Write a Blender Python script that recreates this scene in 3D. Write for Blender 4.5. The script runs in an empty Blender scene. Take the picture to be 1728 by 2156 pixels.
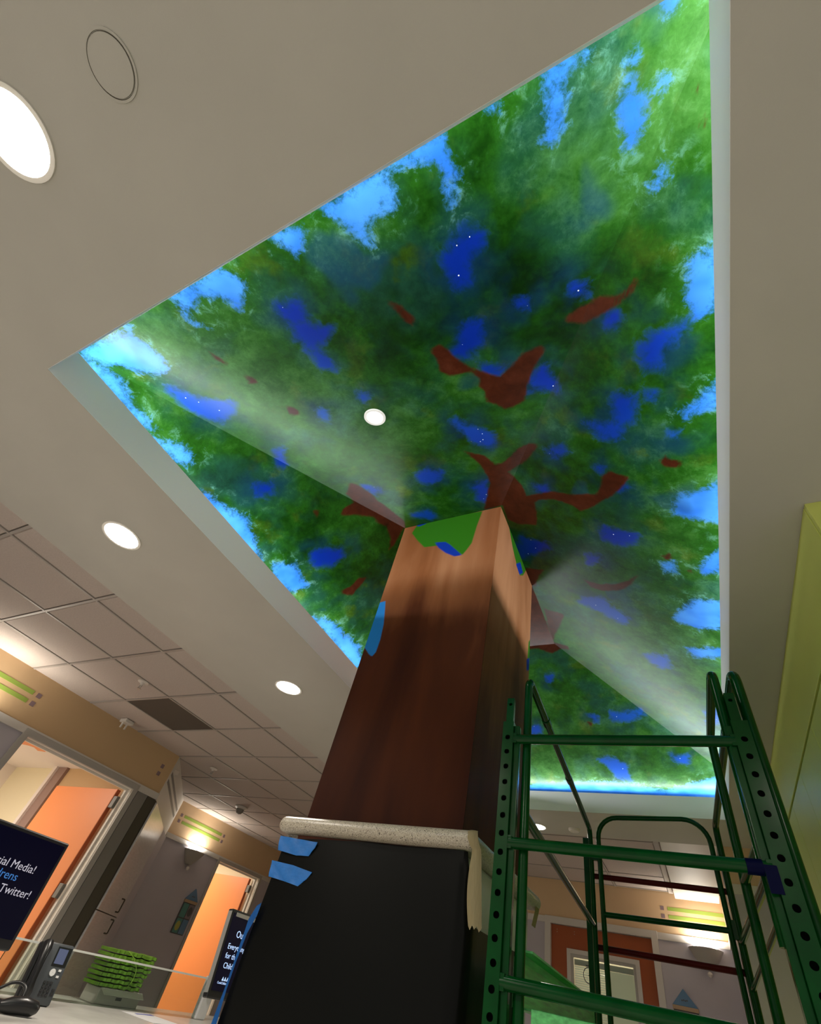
import bpy, bmesh, math, random
import numpy as np
from mathutils import Vector, Matrix

C = bpy.context.scene.collection
SC = bpy.context.scene
EYE = 1.07                      # camera height over the floor; the builders below take z measured from the eye
random.seed(7)

# ------------------------------------------------------------------ camera
cam_data = bpy.data.cameras.new('camera')
cam = bpy.data.objects.new('camera', cam_data); C.objects.link(cam)
rx = Vector((0.8994764165, 0.3972671525, 0.1819917185))
ry = Vector((-0.1639022384, 0.6928076025, -0.7022490172))
rz = Vector((-0.4050657136, 0.6018275795, 0.6882770752))
cam.matrix_world = Matrix(((rx.x, -ry.x, -rz.x, 0), (rx.y, -ry.y, -rz.y, 0), (rx.z, -ry.z, -rz.z, EYE), (0, 0, 0, 1)))
cam_data.sensor_fit = 'HORIZONTAL'; cam_data.sensor_width = 36.0
cam_data.lens = 956.51 / 1728 * 36.0
cam_data.shift_x = -(902.0 - 864.0) / 1728.0
cam_data.shift_y = (1190.5 - 1078.0) / 1728.0
cam_data.clip_start = 0.02
SC.camera = cam

# ------------------------------------------------------------------ world, exposure
world = bpy.data.worlds.new('world'); SC.world = world; world.use_nodes = True
bgn = world.node_tree.nodes['Background']
bgn.inputs[0].default_value = (1.0, 0.97, 0.93, 1); bgn.inputs[1].default_value = AMBIENT = 0.32
vs = SC.view_settings
SC.display_settings.display_device = 'sRGB'
vs.view_transform = 'Standard'; vs.look = 'None'; vs.gamma = 1.0; vs.exposure = 0.0; vs.use_curve_mapping = False
SC.cycles.max_bounces = 8; SC.cycles.diffuse_bounces = 5
SC.cycles.sample_clamp_indirect = 4.0

LED_POWER = 9.5     # watts per metre of the cove strip
LED_COLOR = (0.92, 0.97, 1.0)
DOWN_POWER = 15.0
WARM = (1.0, 0.90, 0.78)
SCONCE_POWER = 6.0
ROOM1 = 62.0
ROOM2 = 40.0

# ------------------------------------------------------------------ helpers
def root_of(o):
    while o.parent: o = o.parent
    return o

def link(name, me, mat, parent=None, label=None, kind=None, shade=False):
    o = bpy.data.objects.new(name, me)
    if mat is not None:
        me.materials.clear()
        for m in (mat if isinstance(mat, (list, tuple)) else [mat]): me.materials.append(m)
    C.objects.link(o)
    n = len(me.vertices)
    co = np.empty(3 * n); me.vertices.foreach_get('co', co); co = co.reshape(-1, 3)
    co[:, 2] += EYE
    if parent is None:
        base = np.array([(co[:, 0].min() + co[:, 0].max()) / 2, (co[:, 1].min() + co[:, 1].max()) / 2, co[:, 2].min()])
        o.location = base
    else:
        o.parent = parent; base = np.array(root_of(parent).location)
    co -= base
    me.vertices.foreach_set('co', co.ravel()); me.update()
    if shade:
        me.polygons.foreach_set('use_smooth', [True] * len(me.polygons))
    if label: o['label'] = label
    if kind: o['kind'] = kind
    return o

def obj(name, bm, mat, parent=None, label=None, kind=None, shade=False, bevel=0.0, seg=2):
    if bevel > 0:
        bm.normal_update()
        bmesh.ops.bevel(bm, geom=[e for e in bm.edges if len(e.link_faces) == 2 and e.calc_face_angle(0) > 0.5], offset=bevel, segments=seg, profile=0.5, affect='EDGES')
    bmesh.ops.recalc_face_normals(bm, faces=bm.faces)
    me = bpy.data.meshes.new(name); bm.to_mesh(me); bm.free()
    o = link(name, me, mat, parent, label, kind)
    if shade:
        me.polygons.foreach_set('use_smooth', [True] * len(me.polygons))
        try: me.set_sharp_from_angle(angle=math.radians(42))
        except Exception: pass
    return o

def thing(name, label, cat, loc, group=None):
    o = bpy.data.objects.new(name, None); C.objects.link(o)
    o.empty_display_size = 0.1
    o.location = (loc[0], loc[1], loc[2] + EYE); o['label'] = label; o['category'] = cat
    if group: o['group'] = group
    return o

def tag(o, label, cat, group=None):
    o['label'] = label; o['category'] = cat
    if group: o['group'] = group
    return o

def inst(name, me, loc, parent, rotz=0.0):
    """one more object on shared mesh data, placed at loc (eye-relative)"""
    o = bpy.data.objects.new(name, me); C.objects.link(o); o.parent = parent
    b = root_of(parent).location
    o.location = (loc[0] - b[0], loc[1] - b[1], loc[2] + EYE - b[2]); o.rotation_euler[2] = rotz
    return o

def rawmesh(name, bm, mat):
    bmesh.ops.recalc_face_normals(bm, faces=bm.faces)
    me = bpy.data.meshes.new(name); bm.to_mesh(me); bm.free(); me.materials.append(mat); return me

def copy_tree(o, loc, label=None):
    """a thing with copies of its parts and sub-parts, moved to loc"""
    r = o.copy(); C.objects.link(r); r.location = (loc[0], loc[1], loc[2] + EYE)
    if label: r['label'] = label
    for ch in list(o.children):
        c = ch.copy(); C.objects.link(c); c.parent = r
        for g in list(ch.children):
            d = g.copy(); C.objects.link(d); d.parent = c
    return r

def bx(bm, x0, x1, y0, y1, z0, z1):
    v = [bm.verts.new(p) for p in ((x0, y0, z0), (x1, y0, z0), (x1, y1, z0), (x0, y1, z0), (x0, y0, z1), (x1, y0, z1), (x1, y1, z1), (x0, y1, z1))]
    for f in ((0, 3, 2, 1), (4, 5, 6, 7), (0, 1, 5, 4), (1, 2, 6, 5), (2, 3, 7, 6), (3, 0, 4, 7)): bm.faces.new([v[i] for i in f])
    return bm

def box(*a): return bx(bmesh.new(), *a)

def prism(bm, poly, a, b):
    """poly: list of 3-D points; extruded by vector from a to b offsets"""
    A = Vector(a); B = Vector(b)
    lo = [bm.verts.new(Vector(p) + A) for p in poly]; hi = [bm.verts.new(Vector(p) + B) for p in poly]
    n = len(poly)
    bm.faces.new(lo[::-1]); bm.faces.new(hi)
    for i in range(n): bm.faces.new((lo[i], lo[(i + 1) % n], hi[(i + 1) % n], hi[i]))
    return bm

def fillet(pts, r, seg=7):
    pts = [Vector(p) for p in pts]; out = [pts[0]]
    for i in range(1, len(pts) - 1):
        p = pts[i]; a = (pts[i - 1] - p); b = (pts[i + 1] - p); la, lb = a.length, b.length
        a.normalize(); b.normalize(); ang = a.angle(b)
        if ang > 3.1: out.append(p); continue
        d = min(r / math.tan(ang / 2), la * .49, lb * .49); rr = d * math.tan(ang / 2)
        s = p + a * d; e = p + b * d; ctr = p + (a + b).normalized() * (rr / math.sin(ang / 2))
        u = s - ctr; w = e - ctr
        ph = u.angle(w)
        for k in range(seg + 1):
            t = k / seg
            out.append(ctr + (u * math.sin((1 - t) * ph) + w * math.sin(t * ph)) / math.sin(ph))
    out.append(pts[-1]); return out

def tube(bm, pts, r, n=12, cap=True):
    pts = [Vector(p) for p in pts]
    rings = []; up = None
    for i, p in enumerate(pts):
        if i == 0: t = pts[1] - p
        elif i == len(pts) - 1: t = p - pts[i - 1]
        else: t = (pts[i + 1] - p).normalized() + (p - pts[i - 1]).normalized()
        t.normalize()
        if up is None:
            up = Vector((0, 0, 1)) if abs(t.z) < .9 else Vector((1, 0, 0))
        up = (up - t * up.dot(t)).normalized(); sd = t.cross(up)
        rr = r[i] if isinstance(r, (list, tuple)) else r
        rings.append([bm.verts.new(p + (up * math.cos(2 * math.pi * k / n) + sd * math.sin(2 * math.pi * k / n)) * rr) for k in range(n)])
    for a, b in zip(rings, rings[1:]):
        for k in range(n): bm.faces.new((a[k], a[(k + 1) % n], b[(k + 1) % n], b[k]))
    if cap: bm.faces.new(rings[0][::-1]); bm.faces.new(rings[-1])
    return bm

def disc(bm, c, r0, r1, z0, z1, n=40):
    """ring (r0>0) or solid cylinder between z0 and z1"""
    x, y = c
    def ring(r, z): return [bm.verts.new((x + r * math.cos(2 * math.pi * k / n), y + r * math.sin(2 * math.pi * k / n), z)) for k in range(n)]
    a, b = ring(r1, z0), ring(r1, z1)
    for k in range(n): bm.faces.new((a[k], a[(k + 1) % n], b[(k + 1) % n], b[k]))
    if r0 > 0:
        c_, d = ring(r0, z0), ring(r0, z1)
        for k in range(n):
            q = (k + 1) % n
            bm.faces.new((c_[q], c_[k], d[k], d[q])); bm.faces.new((a[k], c_[k], c_[q], a[q])); bm.faces.new((b[k], b[q], d[q], d[k]))
    else:
        bm.faces.new(a[::-1]); bm.faces.new(b)
    return bm

def lathe(bm, c, prof, n=28, a0=0.0, a1=2 * math.pi):
    full = abs(a1 - a0 - 2 * math.pi) < 1e-6; m = n if full else n + 1
    rings = [[bm.verts.new((c[0] + r * math.cos(a0 + (a1 - a0) * k / n), c[1] + r * math.sin(a0 + (a1 - a0) * k / n), c[2] + z)) for k in range(m)] for r, z in prof]
    for a, b in zip(rings, rings[1:]):
        for k in range(n):
            q = (k + 1) % m
            bm.faces.new((a[k], a[q], b[q], b[k]))
    return bm

# ------------------------------------------------------------------ materials
def mat(name, col, rough=0.55, metal=0.0, emit=None, es=0.0, noise=0.0, nscale=20.0, bump=0.0, bscale=60.0, spec=0.5, stretch=None, coat=0.0):
    m = bpy.data.materials.new(name); m.use_nodes = True; nt = m.node_tree; b = nt.nodes['Principled BSDF']
    b.inputs['Base Color'].default_value = (*col, 1); b.inputs['Roughness'].default_value = rough; b.inputs['Metallic'].default_value = metal
    b.inputs['Specular IOR Level'].default_value = spec; b.inputs['Coat Weight'].default_value = coat
    if emit: b.inputs['Emission Color'].default_value = (*emit, 1); b.inputs['Emission Strength'].default_value = es
    tc = nt.nodes.new('ShaderNodeTexCoord')
    src = tc.outputs['Object']
    if stretch:
        mp = nt.nodes.new('ShaderNodeMapping'); mp.inputs['Scale'].default_value = stretch; nt.links.new(src, mp.inputs[0]); src = mp.outputs[0]
    if noise > 0:
        n = nt.nodes.new('ShaderNodeTexNoise'); n.inputs['Scale'].default_value = nscale; n.inputs['Detail'].default_value = 5; nt.links.new(src, n.inputs['Vector'])
        r = nt.nodes.new('ShaderNodeMapRange'); r.inputs[1].default_value = .3; r.inputs[2].default_value = .7; r.inputs[3].default_value = 1 - noise; r.inputs[4].default_value = 1 + noise
        nt.links.new(n.outputs[0], r.inputs[0])
        mx = nt.nodes.new('ShaderNodeMix'); mx.data_type = 'RGBA'; mx.blend_type = 'MULTIPLY'; mx.inputs[0].default_value = 1
        mx.inputs[6].default_value = (*col, 1); nt.links.new(r.outputs[0], mx.inputs[7]); nt.links.new(mx.outputs[2], b.inputs['Base Color'])
    if bump > 0:
        n2 = nt.nodes.new('ShaderNodeTexNoise'); n2.inputs['Scale'].default_value = bscale; n2.inputs['Detail'].default_value = 4; nt.links.new(src, n2.inputs['Vector'])
        bp = nt.nodes.new('ShaderNodeBump'); bp.inputs['Strength'].default_value = bump; bp.inputs['Distance'].default_value = .01
        nt.links.new(n2.outputs[0], bp.inputs['Height']); nt.links.new(bp.outputs[0], b.inputs['Normal'])
    return m

def speckle(name, base, dark, light, scale=260, rough=.35):
    m = bpy.data.materials.new(name); m.use_nodes = True; nt = m.node_tree; b = nt.nodes['Principled BSDF']; b.inputs['Roughness'].default_value = rough
    tc = nt.nodes.new('ShaderNodeTexCoord')
    v = nt.nodes.new('ShaderNodeTexNoise'); v.inputs['Scale'].default_value = scale; v.inputs['Detail'].default_value = 2; nt.links.new(tc.outputs['Object'], v.inputs['Vector'])
    cr = nt.nodes.new('ShaderNodeValToRGB'); e = cr.color_ramp.elements
    e[0].position = .33; e[0].color = (*dark, 1); e[1].position = .42; e[1].color = (*base, 1)
    x = e.new(.58); x.color = (*base, 1); x = e.new(.64); x.color = (*light, 1)
    nt.links.new(v.outputs[0], cr.inputs[0]); nt.links.new(cr.outputs[0], b.inputs['Base Color']); return m

M = dict(
    soffit=mat('soffit paint', (.49, .475, .43), .6, noise=.03, nscale=3, bump=.05, bscale=250),
    lip=mat('cove lip paint', (.90, .90, .91), .5),
    tile=mat('ceiling tile', (.52, .45, .41), .9, noise=.06, nscale=90, bump=.25, bscale=220),
    vent=mat('dark return tile', (.085, .07, .055), .8),
    tee=mat('ceiling grid', (.40, .36, .33), .5),
    tan=mat('tan wall paint', (.70, .50, .30), .65, noise=.02, nscale=4, bump=.06, bscale=200),
    tandark=mat('ochre wall paint', (.62, .43, .24), .65, bump=.06, bscale=200),
    greywall=mat('grey wall paint', (.50, .475, .53), .6, noise=.02, nscale=4, bump=.05, bscale=200),
    trim=mat('painted trim', (.66, .63, .59), .5),
    framegrey=mat('grey door frame', (.46, .44, .41), .45),
    white=mat('white paint', (.80, .77, .72), .5),
    cream=mat('cream room wall', (.88, .80, .58), .7),
    roomwhite=mat('room ceiling', (.85, .77, .72), .7),
    mauve=mat('mauve brown paint', (.33, .22, .19), .6),
    orange=mat('orange door', (.84, .27, .075), .4),
    orangedark=mat('orange door edge', (.42, .08, .012), .5),
    orangeback=mat('burnt orange door', (.36, .075, .008), .45),
    stripe=mat('green stripe paint', (.30, .42, .07), .6),
    square=mat('mauve square paint', (.26, .18, .20), .6),
    steel=mat('satin metal door', (.68, .67, .68), .26, metal=.0, noise=.06, nscale=6, stretch=(1, 1, 12)),
    darkstrip=mat('dark olive strip', (.075, .065, .045), .6),
    panelgrey=mat('grey panel', (.25, .235, .215), .55),
    oldpull=mat('olive wire pull', (.16, .15, .03), .4),
    hinge=mat('dull hinge metal', (.20, .19, .17), .45),
    chrome=mat('brushed pull', (.45, .44, .43), .3, metal=.9),
    green=mat('green scaffold enamel', (.0005, .050, .007), .20, spec=.22, noise=.2, nscale=14),
    greenlight=mat('worn green deck enamel', (.13, .58, .18), .35, noise=.35, nscale=9, stretch=(6, .6, 10)),
    red=mat('dark red enamel', (.10, .003, .003), .35, spec=.15),
    hole=mat('hole shadow', (.006, .008, .006), .9),
    granite=speckle('speckled laminate', (.47, .41, .32), (.07, .055, .045), (.62, .57, .47)),
    black=mat('black plastic sheet', (.0035, .0038, .003), .34, spec=.13, bump=.12, bscale=3.5),
    pedestal=mat('grey laminate', (.60, .60, .61), .35, noise=.12, nscale=5),
    redwood=mat('reddish wood strip', (.20, .05, .02), .5),
    bluetape=mat('blue painter tape', (.01, .15, .50), .6, noise=.10, nscale=30, bump=.35, bscale=22),
    bluetapedark=mat('dark blue tape', (.0005, .0015, .030), .5, spec=.08),
    beigetape=mat('beige masking tape', (.52, .43, .24), .6, noise=.05, nscale=20, stretch=(8, 8, 1), bump=.2, bscale=30),
    bezel=mat('black monitor bezel', (.008, .008, .009), .35),
    silver=mat('silver monitor trim', (.42, .42, .40), .35, metal=.6),
    phone=mat('charcoal phone plastic', (.055, .062, .07), .4),
    phonedark=mat('black phone plastic', (.010, .010, .011), .3),
    button=mat('pale phone button', (.65, .66, .66), .4),
    keys=mat('dark phone key', (.02, .02, .022), .5),
    desk=mat('white marbled desk top', (.56, .55, .52), .25, noise=.12, nscale=5),
    glassedge=mat('frosted acrylic edge', (.62, .64, .60), .3),
    paper=mat('white paper', (.75, .75, .76), .7),
    blueink=mat('blue ink', (.07, .08, .40), .6),
    greenpaper=mat('lime green folder', (.10, .22, .01), .6, noise=.25, nscale=25),
    string=mat('green elastic string', (.25, .42, .05), .6),
    carton=mat('white carton', (.58, .54, .48), .7),
    olive=mat('yellow green cabinet laminate', (.66, .73, .17), .38, noise=.03, nscale=3),
    gap=mat('dark cabinet gap', (.035, .04, .008), .7),
    housedark=mat('sign dark frame', (.10, .10, .105), .5),
    roofblue=mat('sign blue roof', (.12, .24, .40), .55),
    signtan=mat('sign tan strip', (.45, .32, .20), .55),
    teal=mat('sign teal pane', (.10, .27, .24), .5),
    signyellow=mat('sign yellow disc', (.42, .40, .10), .5),
    signmauve=mat('sign mauve pane', (.24, .20, .22), .5),
    detector=mat('white device plastic', (.72, .68, .63), .5),
    lampshade=mat('sconce plaster shade', (.42, .40, .36), .6),
    floor=mat('vinyl floor', (.62, .60, .56), .5),
    lens=mat('lamp lens', (1, 1, 1), .5, emit=(1.0, .93, .80), es=28.0),
    lens_cool=mat('cool lamp lens', (1, 1, 1), .5, emit=(1, .97, .94), es=1.1),
    bulb=mat('sconce opening glow', (1, 1, 1), .5, emit=(1.0, .94, .84), es=8.0),
    screen=mat('screen off black blue', (.0015, .0015, .008), .3, spec=.12, emit=(.003, .003, .03), es=.12),
    screen_b=mat('screen dim navy', (.003, .003, .010), .3, spec=.12, emit=(.012, .010, .03), es=.2),
    textdim=mat('dim white pixels', (.2, .2, .2), .5, emit=(.40, .38, .48), es=.8),
    textblue=mat('blue pixels', (.02, .08, .2), .5, emit=(.03, .14, .42), es=.8),
    textpale=mat('pale blue pixels', (.3, .4, .5), .5, emit=(.45, .62, 1.0), es=1.0),
    lcd=mat('phone display', (.05, .06, .10), .3, emit=(.07, .085, .16), es=.6),
    blindlit=mat('blind slat', (.82, .80, .68), .5, emit=(.9, .85, .68), es=.12),  # faint emission stands in for light coming through the slats
    shade=mat('cream roller shade', (.80, .72, .50), .6, emit=(.9, .8, .55), es=.15),  # faint emission stands in for light behind the shade
)
def glass(name, tint=(.74, .84, .77)):
    m = bpy.data.materials.new(name); m.use_nodes = True; nt = m.node_tree; b = nt.nodes['Principled BSDF']
    b.inputs['Base Color'].default_value = (*tint, 1); b.inputs['Roughness'].default_value = .02; b.inputs['Transmission Weight'].default_value = 1; b.inputs['IOR'].default_value = 1.25
    return m
M['glass'] = glass('clear acrylic')

# ------------------------------------------------------------------ mural paint (plan outlines in metres of the painted shapes)
SKY=[[(-1.979,-0.056),(-1.827,-0.048),(-1.694,-0.039),(-1.674,0.021),(-1.664,0.096),(-1.691,0.147),(-1.738,0.158),(-1.828,0.121),(-1.874,0.07),(-1.929,0.029)],[(-1.982,-0.058),(-1.964,0.004),(-1.932,0.095),(-1.943,0.132),(-1.955,0.205),(-1.958,0.29),(-1.954,0.353),(-1.984,0.318),(-1.992,0.175),(-1.993,0.048),(-2.003,-0.057)],[(-1.977,0.351),(-1.961,0.4),(-1.919,0.457),(-1.914,0.533),(-1.949,0.558),(-1.975,0.519),(-1.985,0.424)],[(-1.973,0.686),(-1.966,0.747),(-1.946,0.845),(-1.914,0.949),(-1.938,1.067),(-1.995,1.234),(-2.013,1.133),(-2.007,0.916),(-2.001,0.753)],[(-1.96,1.274),(-1.884,1.355),(-1.904,1.545),(-1.99,1.491),(-1.991,1.344)],[(-1.976,1.761),(-1.923,1.889),(-1.9,2.203),(-1.937,2.359),(-1.998,2.354),(-1.983,2.018),(-1.984,1.75)],[(-1.389,-0.059),(-1.128,-0.055),(-1.096,0.012),(-1.116,0.045),(-1.201,0.087),(-1.198,0.053),(-1.241,0.011),(-1.293,-0.014),(-1.375,0.013),(-1.407,0.027),(-1.367,0.074),(-1.365,0.094),(-1.415,0.053),(-1.407,-0.001),(-1.392,-0.03)],[(-0.914,-0.061),(-0.837,-0.056),(-0.779,-0.034),(-0.823,0.009),(-0.866,0.03),(-0.877,-0.014),(-0.891,-0.043)],[(-0.701,-0.053),(-0.541,-0.06),(-0.477,-0.056),(-0.46,-0.018),(-0.474,0.019),(-0.534,0.033),(-0.597,0.047),(-0.603,0.097),(-0.629,0.093),(-0.64,0.043),(-0.659,0.006),(-0.689,-0.027)],[(-0.472,-0.063),(-0.274,-0.061),(-0.275,-0.017),(-0.272,0.004),(-0.273,0.05),(-0.293,0.052),(-0.317,0.031),(-0.327,-0.005),(-0.357,-0.023),(-0.414,-0.044),(-0.463,-0.044)],[(-0.477,-0.056),(-0.459,-0.006),(-0.48,0.037),(-0.521,0.045),(-0.534,0.033)],[(-0.319,0.043),(-0.291,0.061),(-0.314,0.102),(-0.342,0.11),(-0.342,0.077)],[(-0.01,-0.059),(0.077,-0.06),(0.066,-0.029),(0.046,-0.016),(0.039,0.018),(0.023,0.035),(0.03,0.063),(0.008,0.074),(-0.014,0.088),(-0.045,0.069),(-0.017,0.047),(-0.021,0.01),(-0.005,-0.006),(-0.009,-0.036)],[(0.071,-0.059),(0.115,-0.058),(0.107,-0.041),(0.08,-0.042)],[(-0.154,-0.058),(-0.115,-0.057),(-0.127,-0.043),(-0.147,-0.042)],[(0.173,0.063),(0.203,0.044),(0.217,0.073),(0.233,0.098),(0.225,0.129),(0.212,0.168),(0.187,0.179),(0.169,0.171),(0.165,0.127),(0.159,0.085)],[(0.19,0),(0.217,-0.008),(0.215,0.016),(0.193,0.023)],[(0.268,-0.061),(0.305,-0.044),(0.303,-0.031),(0.289,-0.028),(0.274,-0.042)],[(0.263,0.071),(0.277,0.073),(0.271,0.093),(0.255,0.099)],[(0.225,0.291),(0.235,0.266),(0.26,0.242),(0.279,0.282),(0.262,0.282),(0.244,0.304)],[(0.309,0.499),(0.38,0.492),(0.379,0.668),(0.333,0.691),(0.312,0.687),(0.288,0.609),(0.306,0.557)],[(0.253,1.009),(0.301,0.992),(0.377,0.897),(0.376,0.997),(0.314,1.032),(0.269,1.061)],[(0.217,1.442),(0.38,1.348),(0.386,1.565),(0.297,1.568),(0.201,1.556)],[(0.287,1.863),(0.386,1.694),(0.385,1.865),(0.304,1.933)],[(0.136,1.893),(0.193,1.858),(0.198,1.944),(0.146,1.962)],[(0.142,2.345),(0.259,2.134),(0.384,2.092),(0.383,2.328),(0.271,2.389),(0.174,2.373)],[(0.196,2.603),(0.383,2.503),(0.382,2.596),(0.238,2.691)],[(-1.282,4.389),(-1.176,4.325),(-0.91,4.298),(-0.66,4.281),(-0.463,4.275),(-0.299,4.308),(-0.068,4.342),(0.151,4.265),(0.343,4.208),(0.356,4.465),(-1.325,4.558)],[(-1.68,-0.048),(-1.644,-0.046),(-1.668,-0.022),(-1.697,-0.023)]]
NIGHT=[[(-1.045,0.139),(-0.974,0.15),(-0.981,0.196),(-1.026,0.208),(-1.055,0.175)],[(-1.042,0.212),(-0.997,0.241),(-0.919,0.274),(-0.96,0.311),(-1.018,0.309),(-1.06,0.314),(-1.075,0.262)],[(-1.04,0.306),(-1.016,0.38),(-1.026,0.425),(-1.056,0.4)],[(-1.788,0.228),(-1.749,0.258),(-1.708,0.313),(-1.584,0.394),(-1.648,0.436),(-1.742,0.447),(-1.791,0.378),(-1.813,0.306)],[(-1.644,0.721),(-1.578,0.728),(-1.66,0.815),(-1.686,0.795)],[(-1.366,1.143),(-1.296,1.2),(-1.351,1.247)],[(-1.009,0.58),(-0.966,0.604),(-1.001,0.636)],[(-1.236,0.569),(-1.191,0.6),(-1.23,0.641),(-1.265,0.62)],[(-1.025,1.178),(-0.942,1.146),(-0.886,1.211),(-0.913,1.267),(-1,1.288),(-1.037,1.241)],[(-0.41,0.218),(-0.356,0.196),(-0.301,0.183),(-0.262,0.207),(-0.27,0.241),(-0.303,0.249),(-0.341,0.28),(-0.359,0.323),(-0.404,0.321),(-0.418,0.272)],[(-0.431,0.471),(-0.377,0.483),(-0.382,0.523),(-0.414,0.553),(-0.486,0.579),(-0.522,0.564),(-0.475,0.527)],[(-0.035,0.479),(0.016,0.495),(0.015,0.527),(-0.023,0.528),(-0.043,0.502)],[(-0.231,0.445),(-0.187,0.464),(-0.195,0.492),(-0.23,0.477)],[(-0.302,0.873),(-0.257,0.785),(-0.202,0.746),(-0.174,0.82),(-0.159,0.871),(-0.192,0.901),(-0.257,0.864)],[(-0.43,0.675),(-0.346,0.705),(-0.389,0.738)],[(-0.683,0.882),(-0.641,0.883),(-0.606,0.946),(-0.52,1.048),(-0.521,1.101),(-0.568,1.111),(-0.637,1.054),(-0.682,0.948)],[(-0.294,1.194),(-0.222,1.182),(-0.213,1.214),(-0.26,1.249),(-0.298,1.231)],[(-0.41,1.437),(-0.353,1.438),(-0.358,1.491),(-0.404,1.486)],[(-0.771,1.37),(-0.677,1.37),(-0.692,1.449),(-0.753,1.549),(-0.782,1.512)],[(0.037,0.953),(0.075,0.931),(0.122,0.949),(0.117,1.001),(0.103,1.055),(0.066,1.07),(0.039,1.147),(-0.028,1.147),(-0.076,1.085),(-0.095,1.055),(-0.033,1.057),(0.031,1.064),(0.022,0.996)],[(0.158,0.753),(0.19,0.716),(0.26,0.704),(0.293,0.694),(0.285,0.725),(0.243,0.767),(0.219,0.798),(0.208,0.851),(0.164,0.845),(0.153,0.798)],[(0.065,0.616),(0.095,0.622),(0.086,0.654),(0.066,0.65)],[(-0.612,1.878),(-0.524,1.899),(-0.46,1.884),(-0.466,1.947),(-0.57,2.018),(-0.668,2.077),(-0.681,2.004)],[(-0.105,1.693),(-0.033,1.705),(0.042,1.712),(0.014,1.769),(-0.033,1.798),(-0.124,1.784)],[(-0.233,1.937),(-0.165,1.926),(-0.172,1.975),(-0.234,2.006)],[(-0.364,2.413),(-0.306,2.34),(-0.205,2.321),(-0.161,2.396),(-0.088,2.458),(-0.123,2.524),(-0.19,2.508),(-0.255,2.464)],[(-0.003,1.397),(0.036,1.399),(0.028,1.437),(-0.005,1.441)],[(-0.089,1.306),(-0.051,1.304),(-0.066,1.332)],[(0.155,0.938),(0.187,0.934),(0.181,0.964),(0.156,0.966)],[(0.229,1.102),(0.255,1.103),(0.249,1.158),(0.226,1.146)],[(-1.808,1.357),(-1.746,1.39),(-1.685,1.461),(-1.686,1.525),(-1.757,1.528),(-1.809,1.441)],[(-1.803,0.826),(-1.751,0.878),(-1.779,0.91),(-1.813,0.865)],[(-1.226,1.529),(-1.116,1.515),(-1.111,1.573),(-1.156,1.615)],[(-0.373,3.675),(-0.239,3.68),(-0.128,3.642),(-0.11,3.703),(-0.236,3.758),(-0.359,3.735)],[(-0.021,2.833),(0.089,2.773),(0.122,2.848),(0.065,2.933),(-0,2.904)],[(-0.537,3.69),(-0.469,3.692),(-0.491,3.744)],[(0.026,4.036),(0.151,4.035),(0.125,4.094),(0.04,4.095)],[(-0.532,4.081),(-0.402,4.059),(-0.324,4.141),(-0.325,4.246),(-0.415,4.227),(-0.475,4.144)],[(-1.075,3.78),(-0.976,3.774),(-0.977,3.833),(-1.081,3.858)],[(0.28,3.318),(0.339,3.231),(0.354,3.411),(0.289,3.477)],[(-0.813,3.353),(-0.766,3.356),(-0.777,3.403),(-0.816,3.4)]]
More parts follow.
